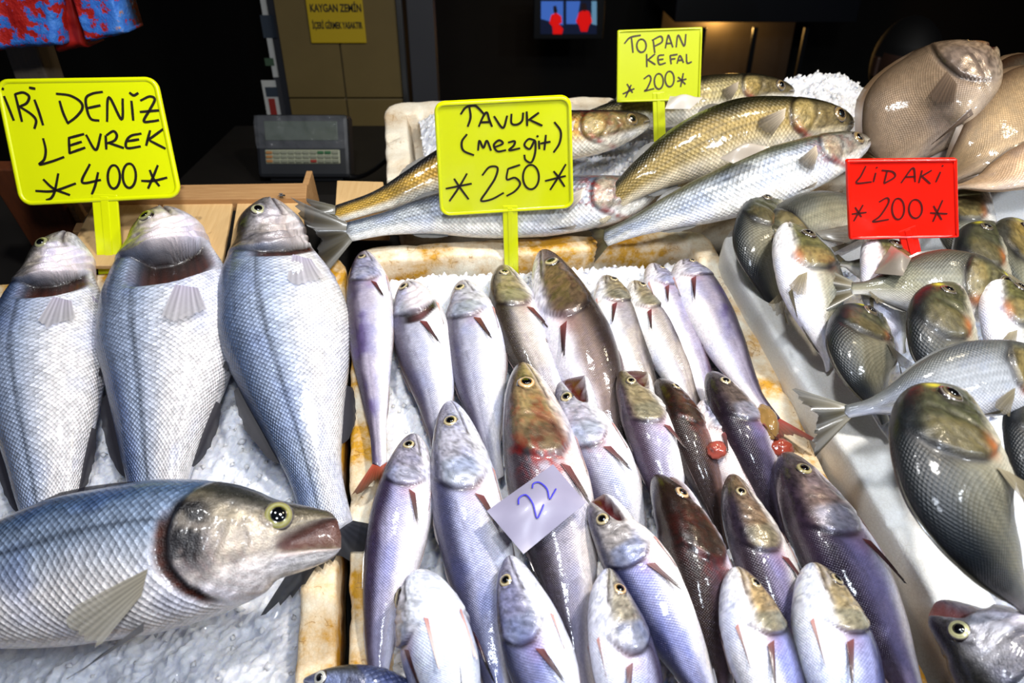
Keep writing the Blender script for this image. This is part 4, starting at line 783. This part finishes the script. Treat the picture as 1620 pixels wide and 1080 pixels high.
# ------------------------------------------------------------------ the fish
gW, gB, gM, gS, gF = 'whiting in the yellowed box', 'large sea bass', 'grey mullet in the back box', 'sea bream in the white box', 'flatfish in the back corner'
def W(pts, bw, d, roll, label, **k):
    k.setdefault('seed', len(FISHES) * 7 + 3); k.setdefault('tail', .0 if not k.get('showtail') else 1.0); k.pop('showtail', None); k.setdefault('dfin', .35)
    return fish('whiting', pts, bw, d, roll, 'whiting', label, 'fish', gW, **k)
def zz(xy, *w): return [(x, y, wv) for (x, y), wv in zip(xy, w)]
BROWN = dict(dors='#3c2a24', side='#8d7a72', head='#7d6450', plate='#6a5a48', snout='#3a2320'); PALE = dict(dors='#625c70', side='#b6b5c4', belly='#ebe8ec', head='#c9c6d2', plate='#aeb4c0', snout='#8d8796')
GOLD = dict(dors='#463a2e', side='#b8aea8', belly='#efeae8', head='#a89a7c', plate='#8d8874', snout='#6a5c46'); BLUE = dict(dors='#3c3f60', side='#a0a2c8', belly='#eaeaf6', head='#a9a6bc', plate='#8f96b0', snout='#4a4466'); PURP = dict(dors='#4c3e54', side='#b2aabb', belly='#ece6ea', head='#b4afbe', plate='#b4b4c4', snout='#4a4658')
W(zz([(577, 399), (583, 470), (588, 560), (597, 660), (601, 738)], .008, .012, .014, .016, .018), 76, 'L', 2, 'slender pale purple whiting with red tail, whole along the left rim', pal=PURP, showtail=True, er=.09, blotch=.5, tailcol=('#b04a34', '#4a2a14'), res=(120, 64), hl=62)
W(zz([(642, 449), (655, 480), (672, 560), (690, 640), (700, 740)], -.0, .004, .002, -.006, -.02), 92, 'L', -12, 'silver whiting with a black gill slit gaping under its cheek', pal=PALE, gill=.35, er=.09, pelvic=True, hl=68)
W(zz([(733, 446), (744, 500), (756, 580), (770, 670), (785, 760)], -.0, .004, .002, -.006, -.02), 94, 'L', -10, 'pale silver whiting with spread dark fin, beside the gaping one', pal=PALE, er=.092, pelvic=True, hl=76)
W(zz([(795, 421), (806, 470), (832, 540), (862, 610), (890, 720)], .004, .006, .002, -.006, -.02), 86, 'L', 8, 'grey whiting with olive snout just under the yellow sign stalk', pal=GOLD, er=.09, hl=84)
W(zz([(858, 397), (880, 455), (920, 545), (955, 640), (985, 740)], .012, .014, .008, -.002, -.02), 108, 'R', 14, 'big whiting with glossy brown back and large golden eye at the back', pal=BROWN, er=.105, res=(130, 72), hl=130)
W(zz([(957, 438), (970, 480), (993, 550), (1022, 620), (1045, 700)], .002, .004, .0, -.006, -.02), 74, 'R', -8, 'yellowish whiting next to the brown-backed one', pal=GOLD, er=.09, hl=58)
W(zz([(1001, 446), (1018, 485), (1052, 550), (1086, 620), (1112, 700)], .002, .004, .0, -.006, -.02), 70, 'R', -6, 'olive grey whiting beside the yellowish one, black fin along its flank', pal=dict(GOLD, dors='#4c4038'), er=.09, hl=62)
W(zz([(1030, 419), (1050, 465), (1084, 540), (1116, 620), (1142, 700)], .004, .004, .0, -.006, -.02), 66, 'R', -16, 'narrow pinkish whiting with a long bright streak down its flank', pal=dict(PURP, dors='#7d6670'), er=.06, pelvic=True, hl=52)
W(zz([(1079, 415), (1098, 455), (1138, 530), (1182, 610), (1226, 668)], .006, .008, .008, .012, .020), 82, 'R', -4, 'long whiting with a purple bruise and red tail along the right rim', pal=PURP, er=.06, showtail=True, blotch=.7, tailcol=('#b0463c', '#5a2a20'), hl=46)
W(zz([(655, 687), (650, 730), (633, 815), (612, 930), (600, 1050), (598, 1130)], .022, .024, .022, .016, .008, .0), 98, 'L', 6, 'purple grey whiting lying against the bass box, head below the red tail', pal=dict(PURP, side='#aca8c4'), er=.10, res=(130, 72), hl=96)
W(zz([(711, 635), (720, 690), (738, 800), (765, 930), (805, 1180)], .024, .028, .024, .014, .0), 116, 'L', 4, 'large silver whiting with broad bright cheek and scaly flank', pal=dict(PALE, dors='#5c5c78', side='#b4b6d2'), er=.10, res=(140, 76), hl=155)
W(zz([(825, 575), (838, 640), (862, 750), (892, 880), (925, 1090)], .030, .034, .03, .016, .0), 128, 'L', 8, 'largest whiting, bloody cheek and big golden eye, under the paper slip', pal=dict(BROWN, dors='#4a4048', side='#aaa4b0', head='#b09a72', belly='#e6dcd8'), red=1.3, er=.11, res=(140, 76), irisc='#c9924a', hl=170)
W(zz([(896, 600), (912, 650), (950, 730), (992, 820), (1020, 900)], .02, .022, .018, .008, -.006), 96, 'L', -12, 'silver whiting with wide open mouth beside the bloody one', pal=PALE, jaw=.5, er=.10, pelvic=True, red=.3, res=(130, 72), hl=125)
W(zz([(992, 586), (1006, 630), (1036, 700), (1055, 780), (1075, 860)], .02, .024, .02, .008, -.006), 82, 'L', 6, 'grey whiting with red open mouth in the second row', pal=dict(GOLD, dors='#5a4a5a', side='#a8a2b6'), jaw=.6, er=.09, hl=102)
W(zz([(1040, 601), (1064, 636), (1096, 705), (1128, 790), (1150, 870)], .018, .022, .018, .006, -.008), 70, 'L', 38, 'narrow dark brown whiting with pale ringed eye and reddish flank', pal=dict(BROWN, side='#7a5c52'), er=.09, headdark=.5, red=.5, hl=98)
W(zz([(1112, 634), (1126, 668), (1157, 725), (1188, 790), (1212, 860)], .014, .016, .014, .006, -.008), 72, 'R', -10, 'pale pinkish whiting, belly up, next to the narrow dark one', pal=dict(PALE, belly='#f0e4e2', side='#c9b8b8'), er=.06, red=.4, pelvic=True, hl=66)
W(zz([(1121, 589), (1145, 626), (1182, 695), (1214, 770), (1245, 860)], .028, .03, .024, .012, -.004), 76, 'L', 22, 'dark purple whiting with yellow eye next to the red tail', pal=dict(PURP, side='#7d7490', dors='#3c3040', head='#85766e'), er=.10, headdark=.3, hl=104)
W(zz([(939, 791), (966, 832), (1022, 920), (1082, 1030), (1150, 1160)], .04, .042, .038, .03, .02), 108, 'L', -14, 'white bellied whiting with dark blue back and gaping jaw', pal=dict(BLUE, head='#b9b2b0', belly='#f2ecea'), jaw=.35, er=.10, pelvic=True, res=(130, 72), hl=128)
W(zz([(1041, 751), (1068, 802), (1098, 880), (1120, 970), (1150, 1150)], .036, .04, .036, .026, .012), 102, 'L', 34, 'blackish brown whiting with parted jaws and orange eye', pal=dict(BROWN, side='#6a5862', head='#6a5440'), jaw=.35, headdark=.7, er=.10, red=.5, res=(130, 72), irisc='#c08a4a', hl=160)
W(zz([(1157, 750), (1172, 802), (1206, 885), (1243, 985), (1300, 1170)], .036, .04, .036, .026, .012), 92, 'L', 10, 'brownish whiting with folded cheek between the blackish and the broad one', pal=dict(GOLD, dors='#4a3e48', side='#9a92b0', head='#9a8268'), er=.09, res=(130, 72), hl=140)
W(zz([(1239, 717), (1268, 772), (1318, 865), (1378, 975), (1480, 1170)], .036, .042, .04, .032, .02), 120, 'L', 14, 'broad purple whiting with golden eye leaning on the right rim', pal=dict(PURP, side='#9a90b0', head='#98857e', dors='#46384a'), er=.095, res=(140, 76), irisc='#c4b060', hl=165)
W(zz([(662, 902), (672, 950), (690, 1020), (708, 1100), (735, 1300)], .056, .056, .05, .04, .03), 118, 'L', -70, 'white whiting lying on its back, chin to the front', pal=dict(PALE, belly='#eef0fa', side='#d6d6ec', head='#dcd6dc'), pelvic=True, res=(130, 76), hl=108)
W(zz([(806, 879), (818, 930), (842, 1010), (870, 1100), (910, 1300)], .052, .054, .05, .04, .03), 108, 'L', -22, 'blue cheeked whiting with white belly below the paper slip', pal=dict(BLUE, belly='#eeeef8'), pelvic=True, er=.10, res=(130, 72), hl=142)
W(zz([(962, 899), (966, 950), (984, 1020), (1002, 1100), (1035, 1300)], .05, .052, .05, .04, .03), 104, 'R', -14, 'silver cheeked whiting with amber eye tucked under a dark blue back', pal=dict(BLUE, side='#b8b8d4', dors='#4a4258', head='#b4ac9c'), pelvic=True, er=.10, res=(130, 72), irisc='#b07a2c', hl=138)
W(zz([(1162, 897), (1178, 950), (1206, 1030), (1235, 1120), (1275, 1300)], .056, .058, .054, .044, .03), 108, 'R', -20, 'white throated whiting with gold speckled cheek, slim dark flank', pal=dict(BLUE, belly='#f0eef4', head='#c0a880', dors='#33303c', plate='#8a8a7c'), pelvic=True, er=.085, res=(130, 72), hl=122)
W(zz([(1283, 891), (1300, 945), (1326, 1030), (1352, 1130), (1395, 1320)], .06, .062, .058, .046, .03), 124, 'R', -20, 'bluish white whiting with curled lip over the broad purple one', pal=dict(BLUE, belly='#eef0fc', head='#c8b48c', plate='#9a9684'), pelvic=True, er=.085, res=(130, 72), hl=125)

def B(pts, bw, d, roll, label, **k): k.setdefault('seed', len(FISHES) * 7 + 3); k.setdefault('res', (190, 110)); return fish('bass', pts, bw, d, roll, 'sea_bass', label, 'fish', gB, **k)
WHITEH = dict(head='#cfc4bc', snout='#8a8478', plate='#6f6c70')
B([(108, 370, .035), (90, 430, .024), (74, 560, .012), (76, 700, .0), (82, 850, -.02), (90, 960, -.03)], 205, 'L', (14, -10), 'pale sea bass whose gill barely opens, below the large yellow sign', pal=WHITEH, gill=.55, tail=0, slim=.18, er=.06, irisc='#9a9a70', pect=.75, pectang=-20, pect_col=('#b9b0c4', '#c9c4c8'), hl=108)
B([(258, 334, .04), (262, 400, .03), (268, 540, .016), (258, 690, .0), (250, 820, -.02), (246, 900, -.03)], 232, 'L', (10, -8), 'sea bass with a wide open brown gill cavity', pal=WHITEH, gill=1.0, tail=0, slim=.14, er=.055, irisc='#8a8a50', pect=.75, pectang=-20, pect_col=('#b9b0c4', '#c9c4c8'), hl=106)
B([(425, 318, .04), (425, 392, .026), (455, 540, .016), (488, 690, .002), (510, 790, -.004), (524, 845, .0)], 214, 'L', (24, -10), 'sea bass with closed gill and cloudy eye, tapering to a black tail', pal=WHITEH, gill=.15, slim=.18, pect=.75, tail=.62, tailh=1.7, er=.055, pectang=-20, pect_col=('#b9b0c4', '#c9c4c8'), irisc='#c9c8a0', hl=118)
B([(537, 832, .10), (440, 846, .105), (300, 866, .105), (150, 890, .10), (0, 922, .09), (-200, 960, .06), (-340, 985, .04)], 238, 'U', 22, 'sea bass with yellow eye lying across the other three', pal=dict(dors='#5d7596', side='#9dabc0', head='#b9ad98', plate='#34302e', snout='#4a4234', belly='#e9e4e2'), gill=.1, jaw=.5, mouthcol='#6e4c42', tail=0, res=(220, 120), pect_col=('#8a8272', '#8f8a7c'), dfin=.4, darkpelvic=True, hl=238, extra=lambda col, s, h, a, n1, n2: mix(col, C('#15131a'), .9 * sm(a, .76, .84) * (1 - sm(a, .97, 1.03)) * sm(h, -.40, -.1) * (1 - sm(h, .45, .7)) * sm(n2, .25, .45)))
B([(480, 1076, .03), (535, 1082, .035), (620, 1112, .03), (730, 1180, .01)], 96, 'U', 25, 'bluish fish head poking up at the front of the foam rim', pal=dict(dors='#4a5478', head='#9aa4c4', side='#aab4d4', snout='#4a4a68', iris='#e6e6e6'), tail=0, dfin=0, er=.12, pect=0, res=(110, 64), hl=100)
B([(1470, 968, .07), (1540, 1015, .075), (1640, 1085, .07), (1760, 1160, .05)], 190, 'D', -8, 'fish head with gaping pink mouth and silver cheek in the ice', pal=dict(dors='#2c2a30', head='#b4b2b8', side='#a9adb8', snout='#3a3038', belly='#efe4e6', iris='#d0cc98'), jaw=.6, mouthcol='#b87a74', tail=0, dfin=0, er=.075, res=(150, 84), hl=150)

def M(pts, bw, roll, label, **k): k.setdefault('seed', len(FISHES) * 7 + 3); return fish('mullet', pts, bw, 'U', roll, 'grey_mullet', label, 'fish', gM, res=(150, 112), **k)
SILV = dict(dors='#5a6270', side='#c4c8cc', belly='#f2efe8', head='#a8a294', plate='#b8a890')
M([(1256, 146, .055), (1180, 146, .065), (1080, 162, .065), (980, 180, .06), (880, 200, .05)], 72, 42, 'dark grey mullet farthest back behind the small yellow sign', tail=0, dfin=.5, hl=92)
M([(1028, 193, .065), (950, 208, .07), (840, 222, .07), (720, 262, .06), (620, 310, .045), (530, 340, .035)], 86, 40, 'golden flanked grey mullet passing behind the TAVUK sign', pal=dict(side='#c9a54a', dors='#2c2c30'), red=.8, tail=.7, hl=115)
M([(1348, 197, .09), (1275, 196, .10), (1175, 207, .10), (1085, 242, .09), (1005, 290, .07), (940, 345, .04)], 104, 40, 'big bronze grey mullet arched over the middle of the pile', pal=dict(side='#a48f58', dors='#33301c', belly='#d9cdb4'), tail=0, hl=112)
M([(1373, 224, .10), (1300, 250, .10), (1200, 286, .09), (1100, 322, .07), (1010, 356, .045), (955, 378, .02)], 90, 30, 'silvery white grey mullet with red gill edge in front of the bronze one', pal=dict(SILV, dors='#6a6a52'), tail=.5, red=.6, hl=92)
M([(1044, 294, .045), (970, 315, .045), (840, 326, .042), (700, 338, .04), (610, 354, .036), (548, 368, .034)], 96, 38, 'silver grey mullet with bloody cheek and forked tail along the rim', pal=SILV, red=1.4, tail=1.15, tailcol=('#453c20', '#1c150c'), tailh=1.2, hl=115)

def S(pts, bw, d, roll, label, **k): k.setdefault('seed', len(FISHES) * 7 + 3); k.setdefault('tail', 0); k.setdefault('res', (120, 96)); k.setdefault('dfin', .35); return fish('bream', pts, bw, d, roll, 'sea_bream', label, 'fish', gS, **k)
WB = dict(belly='#f2eff2', side='#a8a490', bl=(-.15, .45)); OL = dict(side='#7d7864', dors='#1c2226', head='#55553c', plate='#6a6040', belly='#b4ae9c'); SLV = dict(side='#96937f', dors='#4c4a3e', belly='#cfccc6', head='#7a7452')
S([(1228, 307, .075), (1212, 340, .08), (1203, 395, .07), (1222, 460, .04), (1245, 525, .01)], 82, 'L', 6, 'golden dark sea bream upright at the back corner of the white box', pal=OL, hl=62)
S([(1226, 428, .05), (1248, 388, .07), (1305, 358, .085), (1375, 345, .085), (1445, 348, .07)], 112, 'U', 8, 'grey sea bream lying behind the red sign', pal=SLV, hl=74)
S([(1548, 290, .07), (1536, 325, .08), (1538, 385, .07), (1550, 450, .04)], 92, 'L', -15, 'silvery sea bream half hidden right behind the red sign', pal=SLV, hl=72)
S([(1470, 440, .07), (1420, 434, .085), (1365, 424, .085), (1330, 416, .08)], 62, 'U', 15, 'small sea bream showing only its tail between the white bellied ones', pal=SLV, tail=1.4, dfin=.2, hl=60)
S([(1624, 358, .07), (1606, 395, .085), (1604, 450, .08), (1615, 530, .05)], 92, 'L', 30, 'golden cheeked sea bream at the edge beside the ice', pal=dict(SLV, head='#a08a50'), hl=78)
S([(1573, 354, .09), (1556, 392, .10), (1562, 450, .09), (1588, 530, .05)], 96, 'L', 6, 'dark green headed sea bream right below the red sign', pal=OL, hl=78)
S([(1245, 356, .10), (1264, 402, .108), (1284, 465, .098), (1303, 535, .07), (1312, 585, .04)], 102, 'R', -10, 'white bellied sea bream with orange cheek beside the foam wall', pal=WB, pelvic=True, hl=86)
S([(1381, 368, .10), (1402, 420, .105), (1412, 490, .09), (1428, 560, .06)], 98, 'R', -10, 'white bellied sea bream under the grey paper slip', pal=WB, hl=88)
S([(1612, 480, .11), (1550, 464, .122), (1470, 456, .122), (1400, 456, .115), (1346, 456, .11)], 116, 'U', 26, 'grey sea bream lying across with forked tail, below the red sign', pal=SLV, tail=1.15, hl=100)
S([(1386, 496, .085), (1368, 530, .095), (1374, 590, .09), (1402, 670, .06)], 112, 'L', 14, 'dark striped sea bream wedged above the silver one', pal=OL, hl=56)
S([(1580, 436, .12), (1592, 482, .13), (1606, 545, .12), (1622, 620, .09)], 104, 'R', -10, 'white bellied sea bream at the outer edge with orange cheek', pal=WB, hl=88)
S([(1512, 452, .135), (1496, 498, .145), (1500, 560, .135), (1522, 640, .10)], 118, 'L', 6, 'green headed sea bream with yellow brow in front of the grey one', pal=OL, hl=98)
S([(1690, 600, .12), (1600, 600, .135), (1500, 612, .138), (1410, 636, .13), (1336, 652, .12)], 122, 'U', 24, 'bright silver sea bream lying across with tail over the white rim', pal=dict(SLV, side='#a0a3a8', dors='#5c5e5c', belly='#c6c6ca'), tail=1.25, hl=106)
S([(1513, 620, .15), (1503, 680, .165), (1528, 780, .16), (1580, 885, .13), (1635, 980, .09)], 180, 'L', 6, 'biggest olive striped sea bream with yellow brow, head over the silver one', pal=OL, res=(150, 120), hl=122)
S([(1652, 622, .11), (1650, 680, .12), (1672, 780, .11), (1710, 880, .07)], 118, 'L', 10, 'dark sea bream at the outer edge beside the biggest striped one', pal=OL, hl=95)

def Fl(pts, bw, d, roll, label, **k): k.setdefault('seed', len(FISHES) * 7 + 3); k.setdefault('tail', 0); return fish('flat', pts, bw, d, roll, 'flatfish', label, 'fish', gF, res=(120, 90), dfin=.5, **k)
Fl([(1740, 105, .11), (1640, 140, .13), (1560, 180, .12), (1490, 230, .08)], 120, 'U', 20, 'dark glossy flatfish wedged between two lighter ones', pal=dict(side='#5a5448', dors='#4a3424', belly='#6a6458'), hl=75)
Fl([(1567, 74, .19), (1525, 110, .18), (1455, 170, .14), (1400, 250, .09), (1385, 275, .06)], 150, 'L', 10, 'beige brown flatfish raising its head against the dark', jaw=.3, hl=75)
Fl([(1760, 120, .15), (1660, 165, .16), (1560, 230, .14), (1475, 300, .09)], 150, 'U', 14, 'broad mottled flatfish with a dark fin edge', pal=dict(side='#a08a6c', dors='#6a5644'), hl=75)
Fl([(1760, 225, .14), (1660, 250, .15), (1570, 282, .13), (1500, 298, .10)], 70, 'U', 14, 'pale pinkish flatfish lowest in the corner pile', pal=dict(side='#c4a88a', dors='#a08468', belly='#d9c4ae'), hl=75)

slip('damp paper slip with blue handwritten 22 on the largest whiting', [(770, 808), (875, 734), (927, 795), (828, 876)], (.070, .068, .062, .066), [[(.30, .32), (.36, .22), (.44, .26), (.42, .5), (.36, .72), (.45, .68), (.52, .62)], [(.56, .22), (.62, .14), (.68, .2), (.68, .42), (.62, .6), (.7, .56), (.78, .5)]])
slip('plain grey paper slip on a white bellied bream', [(1383, 432), (1410, 388), (1442, 408), (1428, 436)], (.125, .13, .14, .14), None, '#7a7268')
slip('grey paper slip between the two front mullet', [(1138, 250), (1180, 226), (1218, 232), (1160, 258)], (.135, .145, .145, .135), None, '#a59a8c')
slip('white paper slip behind the small yellow sign', [(1052, 172), (1060, 152), (1112, 154), (1092, 172)], (.125, .13, .13, .125), None, '#c4bcb0')

# ------------------------------------------------------------------ scraps and flies
def lump(name, label, cat, px, py, w, r, col, seed):
    c = at(px, py, w); n1, n2 = 18, 24; ph, tq = np.meshgrid(np.linspace(.01, math.pi - .01, n1), np.linspace(0, 2 * math.pi, n2, endpoint=False), indexing='ij')
    d = np.stack([np.sin(ph) * np.cos(tq), np.sin(ph) * np.sin(tq), np.cos(ph)], -1); k = .7 + .6 * fbm(d * 2 + seed, seed, 2)
    p = c + (U * (d[..., :1] * r[0]) + V * (d[..., 1:2] * r[1]) + N * (d[..., 2:] * r[2])) * k[..., None]
    tag(meshobj(name, p, grid_faces(n1, n2, True), plain('scrap_' + col.strip('#'), col, .2, coat=.7, nz=(90, .25)), None, c), label, cat)
lump('fish_roe', 'yellowish lump of roe beside the red whiting tail', 'fish roe', 1214, 668, .034, (.011, .020, .008), '#8a6a3c', 3)
lump('fish_gut', 'small orange-pink lump below the red whiting tail', 'fish gut', 1236, 708, .030, (.011, .009, .007), '#8f3c2c', 5)
lump('fish_gut', 'pink lump squeezed out between the dark narrow and pale whiting', 'fish gut', 1134, 712, .034, (.010, .009, .007), '#96463a', 8)
def fly(label, px, py, w):
    c = at(px, py, w); r = thing('fly', label, 'fly', c); FB = plain('fly_black', '#0c0c0e', .3, coat=.4)
    def ell(nm, o, rx, ry, rz, mat):
        ph, tq = np.meshgrid(np.linspace(.01, math.pi - .01, 8), np.linspace(0, 2 * math.pi, 10, endpoint=False), indexing='ij')
        p = c + o + U * (np.sin(ph) * np.cos(tq) * rx)[..., None] + V * (np.sin(ph) * np.sin(tq) * ry)[..., None] + N * (np.cos(ph) * rz)[..., None]
        meshobj(nm, p, grid_faces(8, 10, True), mat, r, c)
    ell('body', N * .002, .0032, .0014, .0014, FB); ell('head', U * .0036 + N * .002, .0012, .0012, .0012, FB)
    for sg in (-1, 1):
        ell('wing', -U * .001 + V * sg * .0018 + N * .0032, .003, .0012, .0002, plain('fly_wing', '#5a5a5e', .2))
        for k in (-1, 0, 1): tube('leg', [c + U * k * .001 + N * .0015, c + U * k * .0016 + V * sg * .002 + N * .0018, c + U * k * .002 + V * sg * .003], .0002, FB, r, 5)
fly('black fly sitting on the rim of the bass box', 343, 374, .004)
fly('black fly on the crate rail by the mullet tail', 446, 311, .026)
